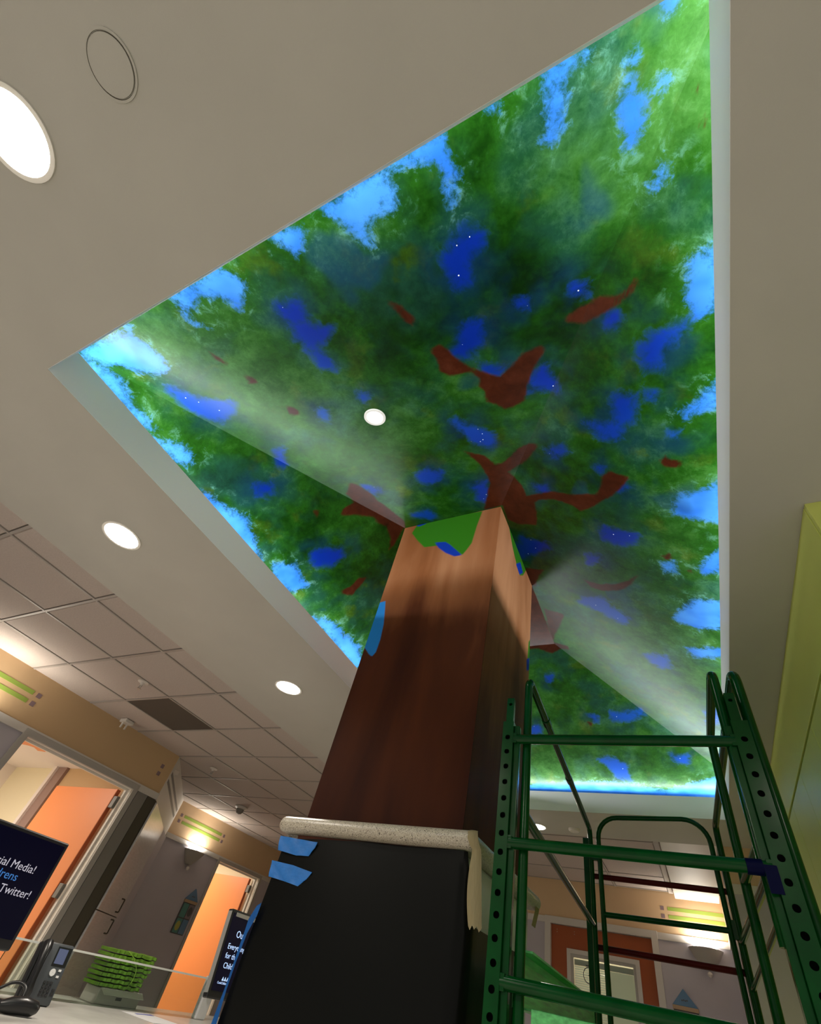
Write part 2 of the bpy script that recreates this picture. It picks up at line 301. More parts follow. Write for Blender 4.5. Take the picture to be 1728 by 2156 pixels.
BARK=[[(-1.39,2.34),(-.683,2.34),(-.683,3.10),(-.72,3.12),(-1.39,3.12)],[(-0.656,0.279),(-0.62,0.311),(-0.598,0.369),(-0.616,0.386),(-0.639,0.362),(-0.646,0.319)],[(-0.6,0.514),(-0.562,0.504),(-0.54,0.526),(-0.525,0.581),(-0.481,0.65),(-0.429,0.706),(-0.383,0.74),(-0.352,0.719),(-0.298,0.695),(-0.26,0.67),(-0.191,0.664),(-0.175,0.684),(-0.224,0.735),(-0.268,0.783),(-0.297,0.841),(-0.327,0.904),(-0.382,0.915),(-0.418,0.918),(-0.446,0.872),(-0.482,0.84),(-0.469,0.791),(-0.484,0.743),(-0.467,0.72),(-0.489,0.671),(-0.535,0.661),(-0.575,0.655),(-0.61,0.62),(-0.594,0.57),(-0.601,0.549)],[(-0.078,0.595),(-0.027,0.572),(0.018,0.569),(0.044,0.556),(0.079,0.561),(0.113,0.56),(0.137,0.548),(0.166,0.521),(0.167,0.541),(0.145,0.568),(0.109,0.59),(0.072,0.606),(0.028,0.623),(-0.025,0.633),(-0.067,0.611)],[(-0.705,1.099),(-0.66,1.139),(-0.621,1.17),(-0.591,1.258),(-0.553,1.266),(-0.501,1.233),(-0.437,1.186),(-0.377,1.173),(-0.34,1.178),(-0.358,1.211),(-0.426,1.281),(-0.5,1.326),(-0.546,1.341),(-0.522,1.397),(-0.497,1.459),(-0.49,1.531),(-0.403,1.5),(-0.318,1.478),(-0.225,1.485),(-0.109,1.471),(-0.073,1.405),(-0.067,1.36),(-0.029,1.32),(-0.001,1.334),(0.046,1.351),(0.013,1.407),(-0.052,1.482),(-0.149,1.561),(-0.21,1.595),(-0.24,1.562),(-0.329,1.53),(-0.413,1.541),(-0.453,1.573),(-0.46,1.643),(-0.487,1.748),(-0.61,1.772),(-0.672,1.738),(-0.667,1.625),(-0.795,1.632),(-0.716,1.484),(-0.667,1.394),(-0.657,1.296),(-0.668,1.212)],[(0.176,1.254),(0.197,1.226),(0.215,1.243),(0.252,1.251),(0.244,1.279),(0.212,1.285),(0.187,1.277)],[(-0.296,2.178),(-0.203,2.187),(-0.109,2.151),(-0.045,2.096),(0.016,2.029),(-0.03,2.122),(-0.096,2.204),(-0.202,2.245),(-0.263,2.235)],[(0.139,1.843),(0.172,1.814),(0.185,1.836),(0.161,1.863)],[(0.241,1.911),(0.256,1.909),(0.262,1.924),(0.247,1.929)],[(-0.686,2.195),(-0.546,2.168),(-0.607,2.262),(-0.666,2.389),(-0.691,2.307)],[(-0.703,3.113),(-0.657,2.621),(-0.633,2.632),(-0.513,2.629),(-0.558,2.748),(-0.611,2.866),(-0.654,2.96)],[(-0.851,3.107),(-0.577,3.062),(-0.573,3.109),(-0.716,3.17),(-0.812,3.132)],[(-1.425,1.095),(-1.396,1.124),(-1.366,1.245),(-1.375,1.299),(-1.354,1.367),(-1.33,1.546),(-1.362,1.629),(-1.387,1.639),(-1.457,1.691),(-1.494,1.699),(-1.458,1.64),(-1.446,1.556),(-1.465,1.473),(-1.473,1.418),(-1.538,1.333),(-1.591,1.275),(-1.571,1.253),(-1.514,1.256),(-1.507,1.171)],[(-1.796,1.726),(-1.752,1.747),(-1.693,1.733),(-1.659,1.767),(-1.718,1.791),(-1.768,1.807),(-1.799,1.757)],[(-1.455,0.16),(-1.428,0.232),(-1.441,0.239),(-1.465,0.191)],[(-1.409,0.304),(-1.379,0.329),(-1.385,0.354),(-1.425,0.345)],[(-1.367,0.505),(-1.325,0.538),(-1.339,0.57),(-1.384,0.561)],[(0.333,0.114),(0.343,0.118),(0.34,0.132),(0.334,0.129)],[(0.345,0.186),(0.355,0.187),(0.352,0.203),(0.345,0.198)],[(-1.682,1.148),(-1.662,1.169),(-1.683,1.192)],[(-0.565,3.75),(-0.527,3.751),(-0.542,3.791)]]
COLUMN_GREEN=[[(-1.298,2.226),(-1.275,2.302),(-1.228,2.334),(-0.806,2.296),(-0.827,2.163),(-0.842,2.004),(-0.868,1.949),(-0.891,1.909),(-0.935,1.943),(-1.015,2.011),(-1.068,2.041),(-1.169,2.052),(-1.238,2.138)]]
COLUMN_BLUE=[[(-1.1,2.078),(-1.024,2.062),(-0.989,2.028),(-0.939,1.967),(-0.891,1.909),(-0.941,1.911),(-1.006,1.958),(-1.064,2.019)],[(-1.289,2.307),(-1.197,2.315),(-1.207,2.296),(-1.257,2.282)]]
COLUMN_LEAF=[[(-1.373,1.312),(-1.384,1.508),(-1.376,1.625),(-1.332,1.631),(-1.319,1.575),(-1.294,1.457),(-1.284,1.348),(-1.287,1.269),(-1.304,1.243),(-1.329,1.262)]]
SIDE_GREEN=[[(1.809,2.308),(1.972,2.304),(2.235,2.326),(2.162,2.195),(2.094,2.131),(2.02,2.149),(1.906,2.217)],[(2.354,1.785),(2.444,1.893),(2.462,1.697),(2.341,1.642)]]
SIDE_BLUE=[[(2,2.146),(2.088,2.25),(2.158,2.217),(2.085,2.131)],[(2.322,1.629),(2.418,1.707),(2.415,1.613),(2.332,1.553)]]
SIDE_LEAF=[[(2.389,1.083),(2.343,1.006),(2.33,0.907),(2.358,0.832),(2.45,0.889),(2.425,1.104)]]
TONE=[(0.314, 0.055, 0.16, 0.8), (0.01, 0.23, 0.193, 0.35), (-0.202, 0.03, 0.072, -0.2), (-0.322, -0.056, 0.143, 0.2), (-0.152, 0.464, 0.269, -0.7), (-0.335, 0.423, 0.24, -0.7), (-0.715, 0.382, 0.269, -0.7), (-0.95, 0.161, 0.211, -0.4), (-1.232, 0.253, 0.229, -0.1), (-0.92, 0.031, 0.136, -0.4), (-1.523, 0.018, 0.2, 0.3), (-1.463, 0.481, 0.305, 0.5), (-1.375, 0.869, 0.34, 0.5), (-0.004, 0.765, 0.238, -0.7), (-0.134, 1.295, 0.305, -0.3), (-0.771, 1.279, 0.314, -0.3), (-0.407, 2.037, 0.397, -0.7), (-0.141, 1.599, 0.232, -0.5), (0.237, 1.747, 0.176, -0.1), (0.292, 1.225, 0.152, 0.3), (-0.091, 2.713, 0.545, 0.5), (0.127, 3.462, 0.509, 0.6), (-0.642, 3.466, 0.433, -0.3), (-0.579, 4.082, 0.37, 0.3), (-1.804, 0.666, 0.247, -0.6), (-1.751, 1.088, 0.346, -0.7), (-1.662, 1.691, 0.297, -0.7), (-1.869, 0.489, 0.119, -0.1), (-1.929, 1.154, 0.128, 0.3), (-1.9, 1.717, 0.225, 0.1), (-0.615, 0.743, 0.173, 0.1), (0.197, 0.493, 0.095, -0.3), (0.3, 0.406, 0.084, -0.3), (-0.127, -0.022, 0.1, -0.2), (0.215, 0.11, 0.065, 0.4), (-0.401, 0.064, 0.11, -0.2)]  # foliage light and dark; pale blobs by the left fold are painted sheen


def sdf(P, polys):
    """signed distance (positive inside) from points P (n,2) to the union of polygons"""
    best = np.full(len(P), -9.0)
    for q in polys:
        q = np.array(q, float); a = q; b = np.roll(q, -1, 0); d = np.full(len(P), 1e9); inside = np.zeros(len(P), bool)
        for (ax, ay), (bx_, by_) in zip(a, b):
            ex, ey = bx_ - ax, by_ - ay; wx, wy = P[:, 0] - ax, P[:, 1] - ay
            t = np.clip((wx * ex + wy * ey) / max(ex * ex + ey * ey, 1e-9), 0, 1)
            d = np.minimum(d, np.hypot(wx - ex * t, wy - ey * t))
            c = (ay > P[:, 1]) != (by_ > P[:, 1])
            if ey != 0: inside ^= c & (P[:, 0] < ex * (P[:, 1] - ay) / ey + ax)
        best = np.maximum(best, np.where(inside, d, -d))
    return best

def nd(nt, t, **k):
    n = nt.nodes.new(t)
    for a, v in k.items(): setattr(n, a, v)
    return n

def mural_material():
    m = bpy.data.materials.new('painted tree canopy'); m.use_nodes = True; nt = m.node_tree; L = nt.links.new
    b = nt.nodes['Principled BSDF']; b.inputs['Roughness'].default_value = .42; b.inputs['Specular IOR Level'].default_value = .15
    geo = nd(nt, 'ShaderNodeTexCoord'); P = geo.outputs['Object']
    def attr(n): a = nd(nt, 'ShaderNodeAttribute', attribute_name=n); return a.outputs['Fac']
    def noise(s, det=4, rough=.6, dist=0, out=0):
        n = nd(nt, 'ShaderNodeTexNoise'); n.inputs['Scale'].default_value = s; n.inputs['Detail'].default_value = det; n.inputs['Roughness'].default_value = rough; n.inputs['Distortion'].default_value = dist
        L(P, n.inputs['Vector']); return n.outputs[out]
    def math_(op, a, bb=None, c=None, clamp=False):
        n = nd(nt, 'ShaderNodeMath', operation=op, use_clamp=clamp)
        for i, v in enumerate((a, bb, c)):
            if v is None: continue
            if isinstance(v, (int, float)): n.inputs[i].default_value = v
            else: L(v, n.inputs[i])
        return n.outputs[0]
    def smooth(v, lo, hi):
        n = nd(nt, 'ShaderNodeMapRange', interpolation_type='SMOOTHSTEP'); n.inputs[1].default_value = lo; n.inputs[2].default_value = hi; L(v, n.inputs[0]); return n.outputs[0]
    def mixc(f, a, bb):
        n = nd(nt, 'ShaderNodeMix', data_type='RGBA'); L(f, n.inputs[0])
        for i, v in ((6, a), (7, bb)):
            if isinstance(v, tuple): n.inputs[i].default_value = (*v, 1)
            else: L(v, n.inputs[i])
        return n.outputs[2]
    def ramp(v, stops):
        n = nd(nt, 'ShaderNodeValToRGB'); e = n.color_ramp.elements
        e[0].position, e[0].color = stops[0][0], (*stops[0][1], 1); e[1].position, e[1].color = stops[-1][0], (*stops[-1][1], 1)
        for p, c_ in stops[1:-1]: x = e.new(p); x.color = (*c_, 1)
        L(v, n.inputs[0]); return n.outputs[0]
    n_leaf = noise(16, 6, .72, .4); n_mid = noise(4.5, 5, .62, .3); n_big = noise(1.7, 3, .5); n_fine = noise(60, 4, .7, .6); n_soft = noise(7, 2, .5)
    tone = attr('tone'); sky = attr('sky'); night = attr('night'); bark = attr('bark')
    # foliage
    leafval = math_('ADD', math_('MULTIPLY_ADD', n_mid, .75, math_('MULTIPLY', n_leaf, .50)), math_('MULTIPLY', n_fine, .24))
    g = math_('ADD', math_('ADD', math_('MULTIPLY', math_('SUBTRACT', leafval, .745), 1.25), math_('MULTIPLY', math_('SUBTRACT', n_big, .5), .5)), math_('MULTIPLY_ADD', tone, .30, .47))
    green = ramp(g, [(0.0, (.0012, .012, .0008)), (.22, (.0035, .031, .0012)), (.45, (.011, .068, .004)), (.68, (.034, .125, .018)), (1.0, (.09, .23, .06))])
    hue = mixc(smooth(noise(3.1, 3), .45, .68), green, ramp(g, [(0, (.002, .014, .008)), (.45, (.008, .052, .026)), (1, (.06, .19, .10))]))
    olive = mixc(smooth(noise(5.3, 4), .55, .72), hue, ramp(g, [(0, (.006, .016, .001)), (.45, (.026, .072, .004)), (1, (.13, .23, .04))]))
    # sky holes: ragged leafy edge
    rag = math_('MULTIPLY', math_('SUBTRACT', math_('MULTIPLY_ADD', n_leaf, .6, math_('MULTIPLY', n_fine, .4)), .5), .15)
    sk = smooth(math_('ADD', sky, math_('ADD', rag, -.006)), -.022, .022)
    skycol = mixc(smooth(n_soft, .3, .7), (.018, .125, .52), (.048, .22, .62))
    # scatter of pale leaf touches round the sky holes
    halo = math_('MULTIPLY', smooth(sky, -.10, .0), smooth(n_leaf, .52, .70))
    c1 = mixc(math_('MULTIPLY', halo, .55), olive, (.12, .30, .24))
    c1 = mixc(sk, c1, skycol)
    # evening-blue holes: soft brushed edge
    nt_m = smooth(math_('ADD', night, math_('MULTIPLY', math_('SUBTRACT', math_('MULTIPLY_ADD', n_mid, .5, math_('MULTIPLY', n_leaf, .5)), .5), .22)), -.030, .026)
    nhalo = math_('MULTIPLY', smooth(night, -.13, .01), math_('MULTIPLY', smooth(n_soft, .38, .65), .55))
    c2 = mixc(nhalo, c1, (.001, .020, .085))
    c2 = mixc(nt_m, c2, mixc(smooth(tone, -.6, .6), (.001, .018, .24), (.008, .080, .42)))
    # faint blue islands of the painter's own scatter
    isl = math_('MULTIPLY', smooth(noise(2.3, 3, .5, .2), .63, .70), .45)
    c2 = mixc(isl, c2, (.003, .026, .10))
    # stars
    vo = nd(nt, 'ShaderNodeTexVoronoi'); vo.inputs['Scale'].default_value = 22; L(P, vo.inputs['Vector'])
    star = math_('MULTIPLY', math_('LESS_THAN', vo.outputs['Distance'], .062), smooth(night, -.01, .01))
    c2 = mixc(star, c2, (.85, .9, 1.0))
    # branches
    bk = smooth(math_('ADD', bark, math_('MULTIPLY', math_('SUBTRACT', n_leaf, .5), .035)), -.010, .008)
    barkcol = ramp(math_('MULTIPLY_ADD', n_leaf, .6, math_('MULTIPLY', n_mid, .4)), [(.3, (.018, .004, .001)), (.55, (.050, .010, .003)), (.75, (.085, .021, .008))])
    c3 = mixc(bk, c2, barkcol)
    L(c3, b.inputs['Base Color'])
    bp = nd(nt, 'ShaderNodeBump'); bp.inputs['Strength'].default_value = .12; bp.inputs['Distance'].default_value = .004; L(n_fine, bp.inputs['Height']); L(bp.outputs[0], b.inputs['Normal'])
    L(math_('MULTIPLY_ADD', n_leaf, .16, .24), b.inputs['Roughness'])
    return m

def trunk_material():
    m = bpy.data.materials.new('painted trunk'); m.use_nodes = True; nt = m.node_tree; L = nt.links.new
    b = nt.nodes['Principled BSDF']; b.inputs['Roughness'].default_value = .6; b.inputs['Specular IOR Level'].default_value = .10
    tc = nd(nt, 'ShaderNodeTexCoord'); mp = nd(nt, 'ShaderNodeMapping'); mp.inputs['Scale'].default_value = (2.4, 2.4, .42); L(tc.outputs['Object'], mp.inputs[0])
    n1 = nd(nt, 'ShaderNodeTexNoise'); n1.inputs['Scale'].default_value = 1.2; n1.inputs['Detail'].default_value = 5; n1.inputs['Distortion'].default_value = .6; L(mp.outputs[0], n1.inputs['Vector'])
    n2 = nd(nt, 'ShaderNodeTexNoise'); n2.inputs['Scale'].default_value = 6; n2.inputs['Detail'].default_value = 5; L(mp.outputs[0], n2.inputs['Vector'])
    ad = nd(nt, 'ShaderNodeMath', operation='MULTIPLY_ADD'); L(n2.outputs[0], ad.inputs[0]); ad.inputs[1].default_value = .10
    at = nd(nt, 'ShaderNodeAttribute', attribute_name='painted_light'); L(at.outputs['Fac'], ad.inputs[2])
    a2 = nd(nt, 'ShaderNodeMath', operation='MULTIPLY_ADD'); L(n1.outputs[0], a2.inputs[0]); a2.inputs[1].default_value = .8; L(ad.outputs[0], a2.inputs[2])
    cr = nd(nt, 'ShaderNodeValToRGB'); e = cr.color_ramp.elements
    e[0].position = .30; e[0].color = (.030, .006, .002, 1); e[1].position = 1.15 if False else 1.0; e[1].color = (.42, .19, .09, 1)
    x = e.new(.55); x.color = (.085, .020, .005, 1); x = e.new(.74); x.color = (.23, .078, .026, 1)
    L(a2.outputs[0], cr.inputs[0])
    col = cr.outputs[0]
    def over(name, c, col, w=.006):
        a = nd(nt, 'ShaderNodeAttribute', attribute_name=name)
        r = nd(nt, 'ShaderNodeMapRange', interpolation_type='SMOOTHSTEP'); r.inputs[1].default_value = -w; r.inputs[2].default_value = w; L(a.outputs['Fac'], r.inputs[0])
        mx = nd(nt, 'ShaderNodeMix', data_type='RGBA'); L(r.outputs[0], mx.inputs[0]); L(col, mx.inputs[6]); mx.inputs[7].default_value = (*c, 1); return mx.outputs[2]
    col = over('green', (.025, .14, .006), col); col = over('blue', (.004, .03, .30), col); col = over('leaf', (.02, .20, .55), col, .004)
    L(col, b.inputs['Base Color']); return m
M['mural'] = mural_material(); M['trunk'] = trunk_material()

# ================================================================== CEILING
HS, HT_, LIP = 1.39, 1.535, 1.547
OX0, OX1, OY0, OY1 = -1.803, .328, -.0515, 4.20           # opening of the lowered ceiling
TOP = 2.30; Y1, Y2, X1, X2 = 1.6376, 3.097, -1.3685, -.685  # flat top of the painted vault
SA, SL, SR, SF = .354, .98, .542, .532                    # slopes of its four faces
def vault(x, y): return np.minimum.reduce([np.full(np.shape(x), TOP), TOP - SA * (Y1 - y), TOP - SL * (X1 - x), TOP - SR * (x - X2), TOP - SF * (y - Y2)])
RIM = 1.60
RX0, RX1, RY0, RY1 = X1 - (TOP - RIM) / SL, X2 + (TOP - RIM) / SR, Y1 - (TOP - RIM) / SA, Y2 + (TOP - RIM) / SF

def ring(bm, o, i, z0, z1):
    def loop(r, z): return [bm.verts.new(p) for p in ((r[0], r[2], z), (r[1], r[2], z), (r[1], r[3], z), (r[0], r[3], z))]
    a, b, c, d = loop(o, z0), loop(o, z1), loop(i, z0), loop(i, z1)
    for k in range(4):
        q = (k + 1) % 4
        bm.faces.new((a[k], c[k], c[q], a[q])); bm.faces.new((b[k], b[q], d[q], d[k]))
        bm.faces.new((a[k], a[q], b[q], b[k])); bm.faces.new((c[q], c[k], d[k], d[q]))
    return bm
ceiling = obj('ceiling', ring(bmesh.new(), (-2.78, 2.6, -3.2, 4.82), (OX0, OX1, OY0, OY1), HS, HS + .05), M['soffit'], kind='structure')
obj('soffit_edge', ring(bmesh.new(), (-2.78, 2.6, -3.2, 4.82), (-2.74, 2.56, -3.16, 4.78), HS + .05, 1.75), M['soffit'], ceiling)
obj('cove_lip', ring(bmesh.new(), (OX0 - .020, OX1 + .020, OY0 - .020, OY1 + .020), (OX0 + .0012, OX1 - .0012, OY0 + .0012, OY1 - .0012), HS + .0015, LIP), M['lip'], ceiling, 'pale upstand around the lit opening')
obj('cove_wall', ring(bmesh.new(), (RX0 - .03, RX1 + .03, RY0 - .03, RY1 + .03), (RX0, RX1, RY0, RY1), HS + .05, RIM + .04), M['white'], ceiling)

def mural_panel(quad, label):
    """one flat painted face of the vault; quad = 4 plan corners, gridded finely enough to carry the outlines of the painting"""
    a, b, c, d = [np.array(q, float) for q in quad]
    nu = max(2, int(max(np.linalg.norm(b - a), np.linalg.norm(c - d)) / .022)); nv = max(2, int(max(np.linalg.norm(d - a), np.linalg.norm(c - b)) / .022))
    u, v = np.meshgrid(np.linspace(0, 1, nu + 1), np.linspace(0, 1, nv + 1), indexing='ij')
    P = (a[None, None] * ((1 - u) * (1 - v))[..., None] + b[None, None] * (u * (1 - v))[..., None] + c[None, None] * (u * v)[..., None] + d[None, None] * ((1 - u) * v)[..., None]).reshape(-1, 2)
    z = vault(P[:, 0], P[:, 1]); co = np.column_stack([P, z])
    idx = np.arange((nu + 1) * (nv + 1)).reshape(nu + 1, nv + 1)
    F = np.stack([idx[:-1, :-1], idx[:-1, 1:], idx[1:, 1:], idx[1:, :-1]], -1).reshape(-1, 4)
    me = bpy.data.meshes.new('mural_panel'); me.from_pydata(co.tolist(), [], F.tolist())
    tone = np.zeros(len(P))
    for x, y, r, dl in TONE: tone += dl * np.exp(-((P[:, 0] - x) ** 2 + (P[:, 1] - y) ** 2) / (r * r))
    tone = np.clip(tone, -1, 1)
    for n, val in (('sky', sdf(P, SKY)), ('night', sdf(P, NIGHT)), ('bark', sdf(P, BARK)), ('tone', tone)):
        me.attributes.new(n, 'FLOAT', 'POINT').data.foreach_set('value', val.astype(np.float32))
    return link('mural_panel', me, M['mural'], ceiling, label)
r0, r1, r2, r3 = (RX0, RY0), (RX1, RY0), (RX1, RY1), (RX0, RY1)
t0, t1, t2, t3 = (X1, Y1), (X2, Y1), (X2, Y2), (X1, Y2)
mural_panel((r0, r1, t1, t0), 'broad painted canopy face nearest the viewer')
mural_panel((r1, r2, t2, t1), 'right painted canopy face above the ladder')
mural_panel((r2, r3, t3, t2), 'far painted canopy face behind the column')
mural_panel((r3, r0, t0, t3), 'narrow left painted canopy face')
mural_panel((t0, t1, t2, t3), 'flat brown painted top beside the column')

# cove lighting: strips lying in the trough behind the lip
def cove_light(x0, y0, x1, y1, inward, zc_=1.525):
    d = Vector((x1 - x0, y1 - y0, 0)); L_ = d.length; d.normalize(); c = Vector(((x0 + x1) / 2, (y0 + y1) / 2, zc_))
    w = Vector((inward[0], inward[1], 0))
    bm = bmesh.new(); p = w.cross(Vector((0, 0, 1)))
    a = c - d * L_ / 2; b = c + d * L_ / 2
    prism(bm, [a - w * .012 + Vector((0, 0, -.012)), a + w * .012 + Vector((0, 0, -.012)), a + w * .012, a - w * .012], (0, 0, 0), d * L_)
    st = obj('cove_light_strip', bm, M['silver'], ceiling)
    ld = bpy.data.lights.new('cove_light', 'AREA'); ld.shape = 'RECTANGLE'; ld.size = L_; ld.size_y = .02; ld.energy = LED_POWER * L_; ld.color = LED_COLOR
    lo = bpy.data.objects.new('cove_light', ld); C.objects.link(lo)
    aim = (w * 1.0 + Vector((0, 0, .75))).normalized()          # emits along -Z of the light
    zc = -aim; xc = d; yc = zc.cross(xc).normalized(); xc = yc.cross(zc).normalized()
    lo.matrix_world = Matrix(((xc.x, yc.x, zc.x, c.x), (xc.y, yc.y, zc.y, c.y), (xc.z, yc.z, zc.z, c.z + .004 + EYE), (0, 0, 0, 1)))
G = .15
cove_light(OX0 - .1, OY0 - G, OX1 + .1, OY0 - G, (0, 1)); cove_light(OX0 - .1, OY1 + .12, OX1 + .1, OY1 + .12, (0, -1), 1.552)
cove_light(OX0 - G, OY0 - .1, OX0 - G, OY1 + .05, (1, 0), 1.552); cove_light(OX1 + G, OY0 - .1, OX1 + G, OY1 + .05, (-1, 0))

# acoustic tile field
PITCH = .608; GX, GY = -3.30, 1.113
bmt = box(-.292, .292, -.292, .292, 0, .012); bmesh.ops.bevel(bmt, geom=[e for e in bmt.edges if all(v.co.z < .001 for v in e.verts)], offset=.006, segments=1, affect='EDGES')
tile_me = rawmesh('ceiling_tile', bmt, M['tile'])
bmv = box(-.292, .292, -.292, .292, 0, .012); vent_me = rawmesh('dark_ceiling_tile', bmv, M['vent'])
def in_room(x, y):
    if x < -5.08 and y < 3.55 + (-5.08 - x) * .98: return False
    return x > -6.95 and y < 8.9
ft = ceiling
bars = bmesh.new()
for i in range(-6, 7):
    for j in range(-5, 13):
        cx, cy = GX + (i + .5) * PITCH, GY + (j + .5) * PITCH
        if not in_room(cx + .3, cy + .25): continue
        if -2.74 < cx - .3 and cy + .3 < 4.78: continue
        if cx > -2.4 and cy < 4.5: continue
        if cx - .3 > .27: continue
        if i == -2 and j == 2:
            v = inst('ceiling_tile', vent_me, (cx, cy, HT_ + .004), ft); v['label'] = 'dark grey-brown tile among pale ones'
        else: inst('ceiling_tile', tile_me, (cx, cy, HT_ + .004), ft)
for i in range(-6, 8):
    x = GX + i * PITCH
    if -6.7 < x < -2.8: bx(bars, x - .0085, x + .0085, -2 if x > -5.08 else 3.56 + (-5.08 - x) * .98, 8.9, HT_ - .001, HT_ + .02)
    elif -2.8 <= x < .27: bx(bars, x - .0085, x + .0085, 4.82, 7.22 if x > -2.5 else 8.9, HT_ - .001, HT_ + .02)
for j in range(-5, 14):
    y = GY + j * PITCH
    xl = -5.08 if y < 3.55 else max(-6.63, -5.08 - (y - 3.55) / .98)
    bx(bars, xl, -2.78 if y < 4.82 else .277, y - .0085, y + .0085, HT_ - .0005, HT_ + .02) if y < 7.2 else bx(bars, xl, -2.6, y - .0085, y + .0085, HT_ - .0005, HT_ + .02)
obj('ceiling_grid', bars, M['tee'], ceiling, kind='stuff')
# slab over the tiles
bmo = bmesh.new(); bx(bmo, -9.5, -2.72, -3.2, 9.0, 1.60, 1.66); obj('ceiling_backing', bmo, M['tile'], ceiling)
bmo = bmesh.new(); bx(bmo, -2.72, 1.3, 4.80, 9.0, 1.60, 1.66); obj('ceiling_backing', bmo, M['tile'], ceiling)
# lowered white box in the tile field at the far right
obj('bulkhead', box(-.20, .254, 4.83, 7.14, 1.465, 1.60), M['white'], ceiling, 'white lowered panel reaching the back wall', bevel=.004)
obj('bulkhead_rail', box(-.262, -.215, 4.83, 7.20, 1.522, 1.60), M['tee'], ceiling)

# ================================================================== FLOOR
obj('floor', box(-9.5, 3, -3.2, 9, -EYE - .05, -EYE), M['floor'], kind='structure')

# ================================================================== WALLS
Z0, ZT, ZB = -EYE, 1.59, 1.13       # floor, wall head, underside of the colour band
def wall(name, a, b, thick, openings=(), m='greywall', zt=ZT):
    """upright wall from plan point a to b; thick = offset vector away from the room; openings = (s0, s1, z0, z1), reaching down to the floor"""
    a = Vector((*a, 0)); b = Vector((*b, 0)); d = (b - a).normalized(); L_ = (b - a).length
    pts = [(0, Z0)]
    for s0, s1, zz0, zz1 in sorted(openings): pts += [(s0, Z0), (s0, zz1), (s1, zz1), (s1, Z0)]
    pts += [(L_, Z0), (L_, zt), (0, zt)]
    return obj(name, prism(bmesh.new(), [a + d * s + Vector((0, 0, z)) for s, z in pts], (0, 0, 0), (*thick, 0)), M[m], kind='structure')

def panel_on(name, parent, a, d, n, s0, s1, z0, z1, m, t0=0.0, t1=.004, label=None, bevel=0):
    """thin flat piece on an upright face: a = origin, d = direction along, n = normal into the room"""
    a = Vector((*a, 0)); d = Vector((*d, 0)).normalized(); n = Vector((*n, 0)).normalized()
    return obj(name, prism(bmesh.new(), [a + d * s + Vector((0, 0, z)) for s, z in ((s0, z0), (s1, z0), (s1, z1), (s0, z1))], n * t0, n * t1), M[m], parent, label, bevel=bevel)

def stripes(band, a, d, n, s0, s1, sq=(), paint='stripe', sqp='square'):
    for z in (1.353, 1.275): 
        if s1 > s0: panel_on('paint_stripe', band, a, d, n, s0, s1, z, z + .036, paint, .0045, .0062)
        for q in sq: panel_on('paint_square', band, a, d, n, q - .02, q + .02, z - .002, z + .038, sqp, .0045, .0062)

# left wall with the first doorway
wl = wall('wall_left', (-5.08, -3.0), (-5.08, 3.55), (-.12, 0), [(2.04 + 3, 3.26 + 3, Z0, 1.08)])
oL, dY, nX = (-5.08, 0), (0, 1), (1, 0)
band = panel_on('paint_band', wl, oL, dY, nX, -3, 3.55, ZB, 1.59, 'tandark', 0, .0045)
stripes(band, oL, dY, nX, .99, 1.858, (.94, 1.91, 3.415))
panel_on('paint_stripe', band, oL, dY, nX, -.5, .4, 1.353, 1.389, 'stripe', .0045, .0062)
panel_on('trim_strip', wl, oL, dY, nX, -3, 3.55, 1.068, ZB, 'trim', 0, .018)
panel_on('grey_panel', wl, oL, dY, nX, 3.31, 3.44, Z0, 1.066, 'panelgrey', 0, .006)
panel_on('dark_panel', wl, oL, dY, nX, 3.442, 3.55, Z0, 1.066, 'darkstrip', 0, .012)

def door_frame(name, o, d, n, s0, s1, zt, depth, face='framegrey', inner='white', w=.055):
    """face casing and lining around an opening s0..s1"""
    o3 = Vector((*o, 0)); d3 = Vector((*d, 0)).normalized(); n3 = Vector((*n, 0)).normalized()
    P = lambda s, z: o3 + d3 * s + Vector((0, 0, z))
    bm = prism(bmesh.new(), [P(*q) for q in ((s0 - w, Z0), (s0 - w, zt + w), (s1 + w, zt + w), (s1 + w, Z0), (s1, Z0), (s1, zt), (s0, zt), (s0, Z0))], n3 * .022, n3 * .0)
    fr = obj(name, bm, M[face], kind='structure', bevel=.003)
    bm = prism(bmesh.new(), [P(*q) for q in ((s0 - .02, Z0), (s0 - .02, zt + .02), (s1 + .02, zt + .02), (s1 + .02, Z0), (s1 - .002, Z0), (s1 - .002, zt - .002), (s0 + .002, zt - .002), (s0 + .002, Z0))], n3 * -.001, n3 * -depth)
    obj('door_lining', bm, M[inner], fr)
    k = .022
    bm = prism(bmesh.new(), [P(*q) for q in ((s0 + .002, Z0), (s0 + .002, zt - .002), (s1 - .002, zt - .002), (s1 - .002, Z0), (s1 - k, Z0), (s1 - k, zt - k), (s0 + k, zt - k), (s0 + k, Z0))], n3 * -.05, n3 * -.075)
    obj('door_stop', bm, M[inner], fr)
    return fr

d1 = door_frame('door_1', oL, dY, nX, 2.06, 3.24, 1.06, .12)
leaf = obj('door_leaf', box(-6.34, -5.225, 3.185, 3.228, Z0 + .01, 1.035), M['orange'], d1, 'orange door standing open', bevel=.002)
obj('leaf_edge', box(-5.2245, -5.219, 3.187, 3.226, Z0 + .01, 1.033), M['orangedark'], d1)
for z in (.86, .10, -.72):
    bm = bmesh.new(); bx(bm, -5.218, -5.158, 3.19, 3.236, z, z + .11); obj('hinge', bm, M['hinge'], d1, bevel=.004)
